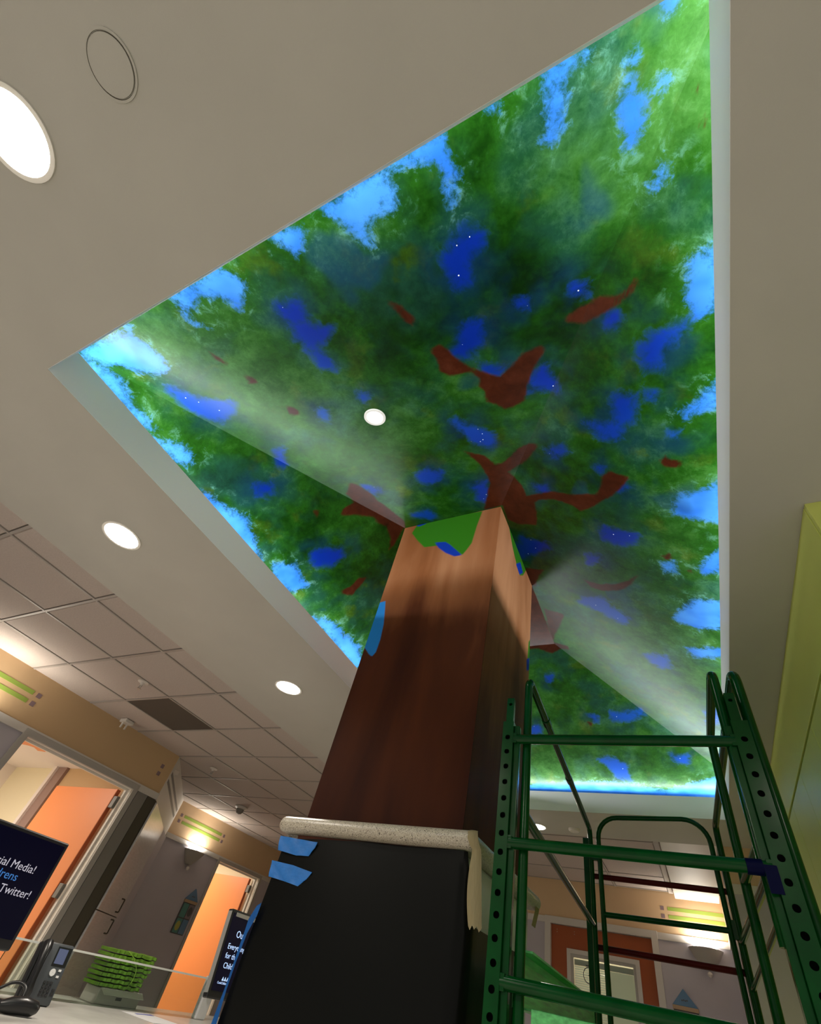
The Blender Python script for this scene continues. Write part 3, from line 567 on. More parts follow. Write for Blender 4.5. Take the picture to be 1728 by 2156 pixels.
# room seen through it
wr = wall('wall_side_room', (-8.56, 3.64), (-5.45, 3.64), (0, .1), m='cream', zt=1.4)
obj('room_post', box(-7.46, -7.39, 3.56, 3.6395, Z0, 1.3995), M['roomwhite'], wr); obj('room_return', box(-7.389, -7.20, 3.59, 3.6395, Z0, 1.3995), M['mauve'], wr); obj('room_panel', box(-7.199, -5.46, 3.628, 3.6395, Z0, 1.3995), M['tandark'], wr)
wall('wall_side_room_left', (-8.56, .2), (-8.56, 3.64), (-.1, 0), m='roomwhite', zt=1.4)
wall('wall_side_room_near', (-8.56, .2), (-5.2, .2), (0, -.1), m='cream', zt=1.4)
cr_ = obj('ceiling', box(-8.7, -5.201, .1, 3.74, 1.4, 1.44), M['roomwhite'], kind='structure')
pts = [(-6.55, 2.70), (-6.80, 2.74), (-6.92, 2.77), (-7.16, 2.90), (-7.05, 2.95), (-7.02, 3.0), (-7.09, 3.09), (-6.98, 3.12), (-6.87, 3.09), (-6.75, 3.2), (-6.6, 3.25), (-6.3, 3.1), (-6.3, 2.75)]
obj('orange_patch', prism(bmesh.new(), [(x, y, 1.396) for x, y in pts], (0, 0, 0), (0, 0, .0035)), M['orange'], cr_, 'ragged orange patch')  # irregular flat orange shape under the room ceiling
def room_light(x, y, z, p, sx=1.0, sy=.6, col=(1, .93, .82)):
    ld = bpy.data.lights.new('room_light', 'AREA'); ld.shape = 'RECTANGLE'; ld.size = sx; ld.size_y = sy; ld.energy = p; ld.color = col
    lo = bpy.data.objects.new('room_light', ld); C.objects.link(lo); lo.location = (x, y, z + EYE); return lo
room_light(-6.9, 1.6, 1.36, ROOM1)

# diagonal wall with the built-in metal cabinet
A_, B_ = (-5.08, 3.55), (-6.63, 5.07); dD = (Vector(B_) - Vector(A_)).normalized(); nD = (dD.y, -dD.x); LD = (Vector(B_) - Vector(A_)).length
if nD[0] < 0: nD = (-nD[0], -nD[1])
wd = wall('wall_diagonal', A_, B_, (-nD[0] * .12, -nD[1] * .12))
bd = panel_on('paint_band', wd, A_, dD, nD, 0, LD, 1.068, 1.59, 'white', 0, .0045)
stripes(bd, A_, dD, nD, .085, 2.03, (), 'panelgrey')
cab = thing('metal_cabinet', 'satin grey built-in cabinet with two stacked doors in the diagonal wall', 'cabinet', (A_[0] + dD.x * 1.05, A_[1] + dD.y * 1.05, Z0))
panel_on('cabinet_carcass', cab, A_, dD, nD, .02, LD - .03, Z0 + .001, 1.064, 'darkstrip', .001, .014)
up = panel_on('door', cab, A_, dD, nD, .03, 1.49, .104, 1.05, 'steel', .0145, .032, bevel=.002)
lo_ = panel_on('door', cab, A_, dD, nD, .03, 1.49, -1.0, .096, 'steel', .0145, .032, bevel=.002)
panel_on('side_panel', cab, A_, dD, nD, 1.505, LD - .03, Z0 + .002, 1.05, 'greywall', .0145, .03, bevel=.002)
def pull(parent, a, d, n, s, z0, z1, r=.005, out=.035, base=.032, m='chrome'):
    a3 = Vector((*a, 0)); d3 = Vector((*d, 0)).normalized(); n3 = Vector((*n, 0)).normalized()
    P = [a3 + d3 * s + n3 * base + Vector((0, 0, z0)), a3 + d3 * s + n3 * (base + out) + Vector((0, 0, z0)), a3 + d3 * s + n3 * (base + out) + Vector((0, 0, z1)), a3 + d3 * s + n3 * base + Vector((0, 0, z1))]
    return obj('handle', tube(bmesh.new(), fillet(P, .01, 4), r, 8), M[m], parent, shade=True)
pull(up, A_, dD, nD, 1.12, .14, .26, .007, m='darkstrip'); pull(lo_, A_, dD, nD, 1.12, -.05, .07, .007, m='darkstrip')

# alcove wall with sconce, sign and second doorway
oA = (-6.63, 0)
wa = wall('wall_alcove', (-6.63, 5.07), (-6.63, 8.9), (-.12, 0), [(6.207 - 5.07, 7.25 - 5.07, Z0, 1.075)])
b2 = panel_on('paint_band', wa, oA, dY, nX, 5.07, 8.9, ZB - .01, 1.59, 'tan', 0, .0045)
stripes(b2, oA, dY, nX, 5.225, 6.043, (5.168, 6.10))
panel_on('trim_strip', wa, oA, dY, nX, 5.07, 8.9, 1.062, ZB - .01, 'trim', 0, .018)
d2 = door_frame('door_2', oA, dY, nX, 6.227, 7.23, 1.055, .12, w=.045)
obj('door_leaf', box(-7.86, -6.775, 7.165, 7.21, Z0 + .01, 1.03), M['orange'], d2, 'orange door standing open', bevel=.002)
obj('leaf_edge', box(-6.7745, -6.769, 7.167, 7.208, Z0 + .01, 1.028), M['orangedark'], d2)
for z in (.84, .08): obj('hinge', box(-6.768, -6.71, 7.17, 7.226, z, z + .1), M['hinge'], d2, bevel=.004)
wall('wall_far_room', (-9.4, 7.6), (-6.75, 7.6), (0, .1), m='cream', zt=1.42); wall('wall_far_room_left', (-9.4, 5.3), (-9.4, 7.6), (-.1, 0), m='roomwhite', zt=1.42)
wall('wall_far_room_near', (-9.4, 5.4), (-6.75, 5.4), (0, -.1), m='cream', zt=1.42)
obj('ceiling', box(-9.5, -6.751, 5.3, 7.7, 1.42, 1.46), M['roomwhite'], kind='structure')
room_light(-8.0, 6.3, 1.38, ROOM2)
wall('wall_alcove_end', (-6.75, 8.9), (-2.6, 8.9), (0, .1), m='tan')

# back wall with door 3
wb = wall('wall_back', (-2.6, 7.22), (.277, 7.22), (0, .12), [(-1.70 + 2.6, -.505 + 2.6, Z0, 1.085)])
oB, dX, nY = (0, 7.22), (1, 0), (0, -1)
b3 = panel_on('paint_band', wb, oB, dX, nY, -2.6, .277, ZB, 1.59, 'tan', 0, .0045)
stripes(b3, oB, dX, nY, -.303, .272, (-.362, -2.0))
panel_on('trim_strip', wb, oB, dX, nY, -2.6, .277, 1.065, ZB, 'trim', 0, .016)
obj('wall_alcove_side', box(-2.7, -2.6, 7.22, 8.9, Z0, ZT), M['tan'], kind='structure')
d3 = door_frame('door_3', oB, dX, nY, -1.684, -.522, 1.068, .12, face='trim', inner='trim', w=.07)
bm = prism(bmesh.new(), [(x, 7.25, z) for x, z in ((-1.68, Z0 + .01), (-1.68, 1.06), (-.526, 1.06), (-.526, Z0 + .01), (-.70, Z0 + .01), (-.70, .82), (-1.48, .82), (-1.48, Z0 + .01))], (0, 0, 0), (0, .04, 0))
lf = obj('door_leaf', bm, M['orangeback'], d3, 'burnt orange closed door')
obj('door_leaf_foot', box(-1.48, -.70, 7.25, 7.29, Z0 + .01, -.25), M['orangeback'], d3)
def sash(name, x0, x1, z0, z1, w, y0, y1, m, parent):
    return obj(name, prism(bmesh.new(), [(x, y0, z) for x, z in ((x0, z0), (x0, z1), (x1, z1), (x1, z0), (x1 - w, z0), (x1 - w, z1 - w), (x0 + w, z1 - w), (x0 + w, z0))], (0, 0, 0), (0, y1 - y0, 0)), M[m], parent, bevel=.002)
sash('window_frame', -1.495, -.681, -.27, .845, .045, 7.232, 7.262, 'trim', d3)
sash('window_frame', -1.450, -.726, -.27, .80, .028, 7.242, 7.27, 'framegrey', d3)
obj('window_pane', box(-1.425, -.75, 7.275, 7.281, -.27, .772), M['glass'], d3)
obj('blind_headrail', box(-1.42, -.755, 7.30, 7.34, .71, .762), M['trim'], d3)
bm = bmesh.new()
for k in range(46):
    z = .70 - k * .021
    prism(bm, [(-1.418, 7.305, z), (-1.418, 7.322, z - .013), (-1.418, 7.322, z - .0145), (-1.418, 7.305, z - .0015)], (0, 0, 0), (.37, 0, 0))
obj('blind_slats', bm, M['blindlit'], d3, 'white horizontal slat blind', kind='stuff')
obj('roller_shade', box(-1.04, -.757, 7.303, 7.307, -.27, .705), M['shade'], d3, 'cream shade drawn over the right half')
bm = bmesh.new(); n = 30
lathe_r = [(.062, 0), (.070, 0)]
for k in range(n):
    a0, a1 = 2 * math.pi * k / n, 2 * math.pi * (k + 1) / n
    v = [bm.verts.new((-1.25 + r * math.cos(a), 7.2735, .63 + r * 1.15 * math.sin(a))) for r, a in ((.060, a0), (.068, a0), (.068, a1), (.060, a1))]; bm.faces.new(v)
prism(bm, [(-1.262, 7.2735, .625), (-1.238, 7.2735, .625), (-1.25, 7.2735, .645)], (0, 0, 0), (0, .0005, 0))
prism(bm, [(-1.285, 7.2735, .712), (-1.215, 7.2735, .712), (-1.215, 7.2735, .722), (-1.285, 7.2735, .722)], (0, 0, 0), (0, .0005, 0))
obj('round_sticker', bm, M['housedark'], d3, 'thin round emblem on the glass', kind='stuff')
for x in (-1.61, -1.40):
    for z in (1.015, .99): obj('screw', tube(bmesh.new(), [(x, 7.25, z), (x, 7.246, z)], .005, 8), M['signtan'], d3)
wall('wall_behind_door', (-1.9, 7.75), (-.3, 7.75), (0, .1), m='cream')
room_light(-1.1, 7.55, 1.2, 5, .8, .2)

# pier at the right of the back wall
pier = obj('wall_pier', box(.277, 1.3, 4.82, 7.4, Z0, 1.59), M['greywall'], kind='structure')
panel_on('paint_band', pier, (0, 4.82), dX, nY, .277, .533, ZB, HS, 'tan', 0, .0045)
panel_on('trim_strip', pier, (0, 4.82), dX, nY, .277, .533, 1.065, ZB, 'trim', 0, .014)
panel_on('paint_band', pier, (.277, 0), dY, (-1, 0), 4.82, 7.2, ZB, 1.59, 'tan', 0, .0045)
panel_on('trim_strip', pier, (.277, 0), dY, (-1, 0), 4.82, 7.2, 1.065, ZB, 'trim', 0, .014)
panel_on('wainscot', pier, (0, 4.82), dX, nY, .277, .533, Z0, .33, 'white', 0, .006)
wall('wall_right', (1.14, 1.27), (1.14, 4.82), (.1, 0), m='olive', zt=HS - .001)

# ================================================================== CABINETS at the right
fas = tag(obj('cabinet_fascia', box(.535, .556, 1.265, 4.815, 1.10, HS - .0005), M['olive'], bevel=.002), 'long yellow-green filler panel between the cabinets and the ceiling', 'fascia')
endp = tag(obj('cabinet_end_panel', box(.537, 1.12, 1.245, 1.263, Z0, HS - .0005), M['olive'], bevel=.001), 'yellow-green end panel closing the near end of the cabinets', 'panel')
edges = [(1.266, 1.69, 2.15), (2.152, 2.607, 3.015), (3.017, 3.48, 3.94), (3.942, 4.38, 4.815)]
place = ['nearest to the viewer', 'second from the near end', 'third from the near end, its wire pulls at the frame edge', 'farthest, beside the grey pier']
for (a, b, c), w in zip(edges, place):
    t = thing('tall_cabinet', 'yellow-green tall cabinet, ' + w, 'cabinet', (.8, (a + c) / 2, Z0), 'yellow-green tall cabinets')
    obj('cabinet_body', box(.558, 1.13, a, c, Z0, 1.098), M['olive'], t)
    obj('shadow_gap', box(.552, .5575, a, c, 1.07, 1.099), M['gap'], t)  # dark colour stands in for the shade inside the gap
    for s0, s1, hy in ((a, b, b - .045), (b, c, b + .045)):
        dr = obj('door', box(.535, .5515, s0 + .0012, s1 - .0012, Z0 + .1, 1.083), M['olive'], t, bevel=.0015)
        pull(dr, (.535, 0), dY, (-1, 0), hy, .56, .67, .004, .03, 0, 'oldpull')

# ================================================================== CEILING LAMPS AND DEVICES
def downlight(x, y, label, r=.095, power=None, n3=None, z=HS, lensm='lens', grp='round recessed downlights in the lowered ceiling'):
    t = thing('downlight', label, 'ceiling light', (x, y, z), grp)
    bm = disc(bmesh.new(), (x, y), r - .012, r, z - .005, z + .002); obj('trim_ring', bm, M['white'], t, shade=True)
    bm = lathe(bmesh.new(), (x, y, z), [(r - .0125, .001), (r - .014, -.004), (r - .03, -.009), (r * .4, -.012), (.001, -.0125)], 36); obj('lens', bm, M[lensm], t, shade=True)
    ld = bpy.data.lights.new('downlight_beam', 'AREA'); ld.shape = 'DISK'; ld.size = 2 * r - .03; ld.energy = DOWN_POWER if power is None else power; ld.color = WARM; ld.spread = math.radians(150)
    lo = bpy.data.objects.new('downlight_beam', ld); C.objects.link(lo); lo.parent = t; lo.location = (0, 0, -.016)
    return t
downlight(-1.245, -.487, 'very bright round downlight at the upper left edge', .098)
downlight(-2.275, .655, 'lit round downlight on the strip between tile field and painted vault, nearer one')
downlight(-2.275, 2.085, 'small lit round downlight farther along the strip beside the tile field')
for x, y, w in ((-2.275, -.775, 'over the desk end'), (.9, -.49, 'over the floor right of the viewer'), (-1.245, -2.1, 'nearest the far room end'), (.9, -2.1, 'in the corner farthest right')):
    downlight(x, y, 'added unseen downlight behind the viewer ' + w)  # unseen lamps added to brighten the ceiling by floor bounce
downlight(-1.205, 4.635, 'lit round downlight behind the column and the green ladder tubes', .088)
t = thing('blank_cover', 'unlit flush round cover plate beside the brightest downlight', 'cover plate', (-.888, -.455, HS))
obj('cover_disc', disc(bmesh.new(), (-.888, -.455), 0, .052, HS - .004, HS + .001), M['soffit'], t)
obj('rim_gap', disc(bmesh.new(), (-.8885, -.454), .0525, .0545, HS - .0012, HS + .001), M['darkstrip'], t)
obj('cover_rim', disc(bmesh.new(), (-.888, -.455), .055, .060, HS - .003, HS + .001), M['soffit'], t)
t = thing('smoke_detector', 'small round pale detector beside the far downlight', 'detector', (-.868, 4.635, HS))
bm = lathe(bmesh.new(), (-.868, 4.635, HS), [(.050, 0), (.050, -.010), (.040, -.022), (0.001, -.024)]); obj('detector_body', bm, M['detector'], t, shade=True)
# downlight sunk into the sloping painted face
c = Vector((-1.009, .724, TOP - SA * (Y1 - .724))); nn = Vector((0, SA, -1)).normalized()
t = thing('vault_downlight', 'small white round lamp glowing in the painted canopy', 'ceiling light', tuple(c))
rot = nn.to_track_quat('-Z', 'Y').to_matrix().to_4x4()
for nm, a, b, zz, m_ in (('trim_ring', .041, .052, .006, 'white'), ('lens', 0, .040, .004, 'lens_cool')):
    bm = disc(bmesh.new(), (0, 0), a, b, -zz, .0015); bmesh.ops.transform(bm, matrix=Matrix.Translation(c) @ rot, verts=bm.verts); obj(nm, bm, M[m_], t, shade=(nm == 'trim_ring'))
ld = bpy.data.lights.new('vault_beam', 'AREA'); ld.shape = 'DISK'; ld.size = .08; ld.energy = 2.0; ld.color = (1, .95, .88)
lo = bpy.data.objects.new('vault_beam', ld); C.objects.link(lo); lo.parent = t; lo.location = nn * .012; lo.rotation_euler = nn.to_track_quat('-Z', 'Y').to_euler()

def sprinkler(x, y, label):
    t = thing('sprinkler_head', label, 'sprinkler', (x, y, HT_))
    obj('escutcheon', lathe(bmesh.new(), (x, y, HT_), [(.046, 0), (.044, -.006), (.020, -.012), (.012, -.030), (.001, -.030)]), M['detector'], t, shade=True)
    bm = bmesh.new()
    for s in (-1, 1): tube(bm, fillet([(x + .010 * s, y, HT_ - .03), (x + .018 * s, y, HT_ - .045), (x + .004 * s, y, HT_ - .062)], .01, 3), .003, 6)
    disc(bm, (x, y), 0, .018, HT_ - .066, HT_ - .063, 16); obj('deflector', bm, M['silver'], t, kind='stuff')
sprinkler(-3.941, 2.067, 'small sprinkler head next to the dark ceiling tile')
sprinkler(-4.808, 3.852, 'small sprinkler head on the tiles above the diagonal wall')
t = thing('ceiling_camera', 'small dome device hanging from the tiles by the column ledge', 'camera', (-5.518, 5.158, HT_))
obj('base_plate', lathe(bmesh.new(), (-5.518, 5.158, HT_), [(.085, 0), (.085, -.012), (.055, -.03), (.001, -.03)]), M['detector'], t, shade=True)
obj('dome', lathe(bmesh.new(), (-5.518, 5.158, HT_ - .03), [(.052, 0), (.052, -.02), (.035, -.055), (.001, -.065)]), M['panelgrey'], t, shade=True)
t = thing('alarm_strobe', 'white box alarm with two prongs on the tiles by the ochre wall', 'alarm', (-4.93, 2.70, HT_))
obj('alarm_body', box(-4.985, -4.885, 2.64, 2.74, HT_ - .035, HT_ - .001), M['detector'], t, bevel=.006)
for y in (2.665, 2.715): obj('prong', box(-4.955, -4.94, y - .006, y + .006, HT_ - .085, HT_ - .0345), M['white'], t)

# ================================================================== SCONCES AND WALL SIGNS
def frame_mat(o, d, n):
    """local x along the wall, local y into the room, z up"""
    return Matrix(((d[0], n[0], 0, o[0]), (d[1], n[1], 0, o[1]), (0, 0, 1, o[2]), (0, 0, 0, 1)))
def sconce(o, d, n, label):
    Mx = frame_mat(o, d, n); t = thing('wall_sconce', label, 'wall lamp', o, 'cone-shaped plaster uplights')
    bm = lathe(bmesh.new(), (0, 0, 0), [(.165, .0), (.172, .0), (.120, -.085), (.055, -.165), (.0, -.168)][1:], 20, 0.0, math.pi)
    lathe(bm, (0, 0, 0), [(.172, 0), (.160, 0), (.110, -.08), (.0, -.12)], 20, 0.0, math.pi)
    bmesh.ops.transform(bm, matrix=Mx, verts=bm.verts); obj('shade_cone', bm, M['lampshade'], t, shade=True)
    bm = lathe(bmesh.new(), (0, .05, -.215), [(.001, .026), (.018, .018), (.026, 0), (.018, -.018), (.001, -.026)], 16); bmesh.ops.transform(bm, matrix=Mx, verts=bm.verts); obj('finial_ball', bm, M['detector'], t, shade=True)
    bm = tube(bmesh.new(), [(0, .045, -.16), (0, .05, -.195)], .007, 8); bmesh.ops.transform(bm, matrix=Mx, verts=bm.verts); obj('finial_stem', bm, M['chrome'], t)
    bm = box(-.05, .05, .0, .01, -.14, -.02); bmesh.ops.transform(bm, matrix=Mx, verts=bm.verts); obj('back_plate', bm, M['detector'], t)
    bm = tube(bmesh.new(), [(-.115, .05, -.008), (.115, .05, -.008)], .024, 12); bmesh.ops.transform(bm, matrix=Mx, verts=bm.verts); obj('lamp_tube', bm, M['bulb'], t, shade=True)
    ld = bpy.data.lights.new('sconce_uplight', 'AREA'); ld.shape = 'RECTANGLE'; ld.size = .26; ld.size_y = .10; ld.energy = SCONCE_POWER; ld.color = (1, .92, .80)
    lo = bpy.data.objects.new('sconce_uplight', ld); C.objects.link(lo); lo.matrix_world = Matrix.Translation((o[0] + n[0] * .07, o[1] + n[1] * .07, o[2] + .03 + EYE)) @ Matrix(((d[0], -n[0], 0, 0), (d[1], -n[1], 0, 0), (0, 0, -1, 0), (0, 0, 0, 1)))
    return t
sconce((-6.628, 5.66, 1.035), dY, nX, 'glowing cone uplight between the metal cabinet and the orange doorway')
sconce((.024, 7.218, 1.035), dX, nY, 'glowing cone uplight on the back wall seen through the ladder')
sconce((-5.078, 1.425, 1.035), dY, nX, 'glowing cone uplight on the ochre-banded wall at the left')

def house_sign(o, d, n, label, w=.245):
    Mx = frame_mat(o, d, n); t = thing('house_sign', label, 'wall sign', (o[0], o[1], o[2] - .22), 'house-shaped room signs')
    def part(name, bm, m_, lab=None, bevel=0):
        bmesh.ops.transform(bm, matrix=Mx, verts=bm.verts); return obj(name, bm, M[m_], t, lab, bevel=bevel)
    h = w / 2
    part('roof', prism(bmesh.new(), [(-h, 0, .20), (h, 0, .20), (0, 0, .34 if w > .24 else .32)], (0, .001, 0), (0, .022, 0)), 'roofblue', 'blue triangular roof', .002)
    part('eave_strip', box(-h, h, .001, .026, .165, .199), 'signtan', 'tan strip', .002)
    part('sign_body', box(-h * .96, h * .96, .001, .014, -.19, .1645), 'housedark', 'dark frame', .002)
    k = h * .86
    part('pane', box(-k, -.006, .0145, .019, -.005, .155), 'teal', 'teal pane'); part('pane', box(.006, k, .0145, .019, -.005, .155), 'signmauve', 'mauve pane')
    part('pane', box(-k, -.006, .0145, .019, -.18, -.018), 'teal', 'teal pane'); part('pane', box(.006, k, .0145, .019, -.18, -.018), 'roofblue', 'slate pane')
    for cx, cz, m_ in ((-h * .45, -.10, 'signyellow'), (h * .45, .075, 'housedark')):
        bm = bmesh.new(); vs_ = [bm.verts.new((cx + .040 * math.cos(a), .0205, cz + .055 * math.sin(a))) for a in [2 * math.pi * i / 24 for i in range(24)]]; bm.faces.new(vs_)
        r_ = bmesh.ops.extrude_face_region(bm, geom=bm.faces[:]); bmesh.ops.translate(bm, vec=(0, -.0015, 0), verts=[v for v in r_['geom'] if isinstance(v, bmesh.types.BMVert)])
        part('disc', bm, m_)
    bm = bmesh.new()
    for i in range(4): bx(bm, -.030 + i * .016, -.018 + i * .016, .0222, .0235, .238 + (i % 2) * .004, .250 + (i % 2) * .004)
    part('small_lettering', bm, 'housedark')['kind'] = 'stuff'
house_sign((-6.63, 6.02, .30), dY, nX, 'house-shaped sign with blue roof left of the far orange doorway')
house_sign((-.268, 7.22, .325), dX, nY, 'house-shaped sign with blue roof on the wall right of the closed orange door')

# ================================================================== TRUNK COLUMN
COLX0, COLX1, COLY0, COLY1 = X1, X2, Y1, 2.382
def trunk():
    bm = bmesh.new(); zs = np.linspace(.4455, TOP, 190)
    us = np.linspace(COLX0, COLX1, 72); ws = np.linspace(COLY0, COLY1, 78)
    path = [(x, COLY0) for x in us] + [(COLX1, y) for y in ws[1:]] + [(COLX0, COLY1)]
    g = [[bm.verts.new((x, y, z)) for z in zs] for x, y in path]
    for i in range(len(path)):
        a, b = g[i], g[(i + 1) % len(path)]
        for k in range(len(zs) - 1): bm.faces.new((a[k], b[k], b[k + 1], a[k + 1]))
    bm.faces.new([q[-1] for q in g]); bm.faces.new([q[0] for q in g][::-1])
    bmesh.ops.recalc_face_normals(bm, faces=bm.faces)
    me = bpy.data.meshes.new('tree_column'); bm.to_mesh(me); bm.free()
    n = len(me.vertices); co = np.empty(3 * n); me.vertices.foreach_get('co', co); co = co.reshape(-1, 3)
    front = np.abs(co[:, 1] - COLY0) < 1e-4; F = co[:, [0, 2]]; S = co[:, [1, 2]]
    edge = (np.abs(co[:, 0] - COLX1) < 1e-4) & front
    out = {}
    for nm, pf, ps in (('green', COLUMN_GREEN, SIDE_GREEN), ('blue', COLUMN_BLUE, SIDE_BLUE), ('leaf', COLUMN_LEAF, SIDE_LEAF)):
        v = np.where(front, sdf(F, pf), sdf(S, ps)); v[edge] = -.05; out[nm] = v
    out['painted_light'] = np.clip((co[:, 2] - 1.35) / .45, 0, 1) * .33 - .10 * np.clip(1 - (co[:, 2] - .45) / .8, 0, 1) + np.where(front, 0, .15)  # cove light painted in above the lip; foot darker, side faces paler
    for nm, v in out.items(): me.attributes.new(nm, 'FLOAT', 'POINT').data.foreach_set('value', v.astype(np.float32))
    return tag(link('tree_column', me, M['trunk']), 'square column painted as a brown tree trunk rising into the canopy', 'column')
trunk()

# pedestal with laminate ledge
ped = thing('pedestal', 'grey laminate base of the column with a speckled rounded ledge', 'pedestal', (-1.03, 1.99, Z0))
obj('carcass', box(-1.392, -.655, 1.60, 2.40, Z0, .3885), M['pedestal'], ped, bevel=.012)
obj('wood_strip', box(-1.345, -.68, 1.5925, 1.5995, .366, .388), M['redwood'], ped, 'thin reddish wood strip')
obj('ledge', box(-1.432, -.606, 1.548, 2.44, .389, .445), M['granite'], ped, 'speckled rounded ledge', bevel=.0265, seg=5, shade=True)
obj('ledge_liner', box(-1.400, -1.345, 1.592, 1.70, .372, .3882), M['granite'], ped)

# black sheet wrapped round the pedestal
def black_sheet():
    pts = []; rc = .035
    for x in np.linspace(-1.380, -.645, 26): pts.append((x, 1.579 - .004 * math.sin((x + 1.38) * 9)))
    for a in np.linspace(-90, 0, 9)[1:]: pts.append((-.645 + rc * math.cos(math.radians(a)), 1.585 + rc + rc * math.sin(math.radians(a))))
    for y in np.linspace(1.66, 2.05, 10): pts.append((-.610 + .02 * (y - 1.64), y))
    n = len(pts); nv = 26; bm = bmesh.new(); G_ = []
    for i, (x, y) in enumerate(pts):
        top = .371 + .0145 * min(1, max(0, (x + 1.32) / .30)) if i < 27 else (.3855 - .185 * min(1, (i - 26) / 5.0))
        row = []
        for k in range(nv):
            z = top + (-1.03 - top) * k / (nv - 1)
            dep = (top - z)
            flare = -.016 * min(1, dep * 3) * max(0, (-1.20 - x) / .18) if i < 26 else 0
            wob = .005 * math.sin(7 * x + 5 * z) - .012 * min(1, dep * 2)
            if i < 26: row.append(bm.verts.new((x + flare * .6, y + wob, z)))
            else: row.append(bm.verts.new((x + .004 * math.sin(6 * z) + .014 * min(1, dep * 2), y + wob * .5, z)))
        G_.append(row)
    for a, b in zip(G_, G_[1:]):
        for k in range(nv - 1): bm.faces.new((a[k], b[k], b[k + 1], a[k + 1]))
    bmesh.ops.recalc_face_normals(bm, faces=bm.faces)
    geo = bmesh.ops.solidify(bm, geom=bm.faces[:], thickness=.0015)
    return tag(obj('plastic_sheet', bm, M['black'], shade=True), 'black plastic sheet taped over the front of the column base', 'plastic sheet')
black_sheet()

def tape(name, poly, thick, m_, label, cat, group=None, wrinkle=None, parent=None):
    """poly in (x, z) on a plane y; wrinkled a little"""
    y = wrinkle[0]
    bm = prism(bmesh.new(), [(x, y, z) for x, z in poly], (0, 0, 0), (0, -thick, 0))
    bmesh.ops.triangulate(bm, faces=[f for f in bm.faces if len(f.verts) > 4]); bmesh.ops.subdivide_edges(bm, edges=bm.edges[:], cuts=3, use_grid_fill=True)
    for v in bm.verts: v.co.y += wrinkle[1] * math.sin(v.co.x * 90 + v.co.z * 140) - .002 * abs(math.sin(v.co.x * 40 - v.co.z * 60))
    return tag(obj(name, bm, M[m_], shade=True), label, cat, group)
tape('tape_strip', [(-1.408, .374), (-1.30, .368), (-1.222, .364), (-1.228, .345), (-1.245, .318), (-1.30, .315), (-1.396, .326)], .0008, 'bluetape', 'upper short strip of blue painter tape under the ledge', 'tape', 'blue painter tape strips', (1.5665, .0012))
tape('tape_strip', [(-1.405, .291), (-1.30, .284), (-1.205, .270), (-1.222, .247), (-1.25, .224), (-1.31, .232), (-1.394, .240)], .0008, 'bluetape', 'lower short strip of blue painter tape under the ledge', 'tape', 'blue painter tape strips', (1.5665, .0012))
bm = bmesh.new()
L_ = [(-1.390, .150, -1.372, .161), (-1.405, .110, -1.372, .127), (-1.403, .075, -1.387, .073), (-1.401, -.004, -1.390, -.002), (-1.399, -.067, -1.388, -.068), (-1.401, -.151, -1.379, -.147), (-1.402, -.70, -1.376, -.70)]
rows = [[bm.verts.new((a, 1.555, z0)), bm.verts.new((b, 1.553, z1))] for a, z0, b, z1 in L_]
for p, q in zip(rows, rows[1:]): bm.faces.new((p[0], p[1], q[1], q[0]))
bmesh.ops.solidify(bm, geom=bm.faces[:], thickness=.001)
tag(obj('tape_strip', bm, M['bluetape'], shade=True), 'long blue tape running down the left edge of the black sheet', 'tape', 'blue painter tape strips')

# masking tape hanging from the ledge corner
def masking(path, wfun, label, x0):
    bm = bmesh.new(); rows = []
    for i, (y, z) in enumerate(path):
        w0, w1 = wfun(i / (len(path) - 1)); rows.append([bm.verts.new((x0 + w0 + (w1 - w0) * k / 6, y - .006 * math.sin(math.pi * k / 6), z)) for k in range(7)])
    for a, b in zip(rows, rows[1:]):
        for k in range(6): bm.faces.new((a[k], a[k + 1], b[k + 1], b[k]))
    # torn end
    for k in range(7): rows[-1][k].co.z += (-.004 if k % 2 else .003) * (1 + .5 * (k % 3))
    bmesh.ops.solidify(bm, geom=bm.faces[:], thickness=.0008)
    return tag(obj('masking_tape', bm, M['beigetape'], shade=True), label, 'tape')
P_ = [(1.60, .4462), (1.5745, .4462), (1.5555, .4372), (1.5468, .417), (1.5515, .400), (1.558, .388)] + [(1.5605, z) for z in np.linspace(.37, .19, 12)]
def wf(t):
    if t < .2: return (-.040 + .1 * t, -.004 + .1 * t)
    if t < .3: return (-.020 + .14 * (t - .2), .016 + .08 * (t - .2))
    k = (t - .3) / .7; return (-.006 - .010 * math.sin(math.pi * k) + .010 * k, .024 + .022 * k)
masking(P_, wf, 'beige masking tape wrapped over the near ledge corner and hanging down', -.605)
bm = bmesh.new(); rows = []
for i, (dx, z) in enumerate([(-.03, .4468), (-.008, .446), (.004, .430), (.007, .41), (.002, .385), (-.004, .36), (-.012, .33)]):
    rows.append([bm.verts.new((-.618 + dx, 2.36 + .012 * k + (.04 - .01 * i) * 0, z)) for k in range(6)] + [bm.verts.new((-.628 + dx, 2.449, z))])
for a, b in zip(rows, rows[1:]):
    for k in range(6): bm.faces.new((a[k], a[k + 1], b[k + 1], b[k]))
bmesh.ops.solidify(bm, geom=bm.faces[:], thickness=.0008)
tag(obj('masking_tape', bm, M['beigetape'], shade=True), 'short crumpled masking tape at the far corner of the ledge', 'tape')

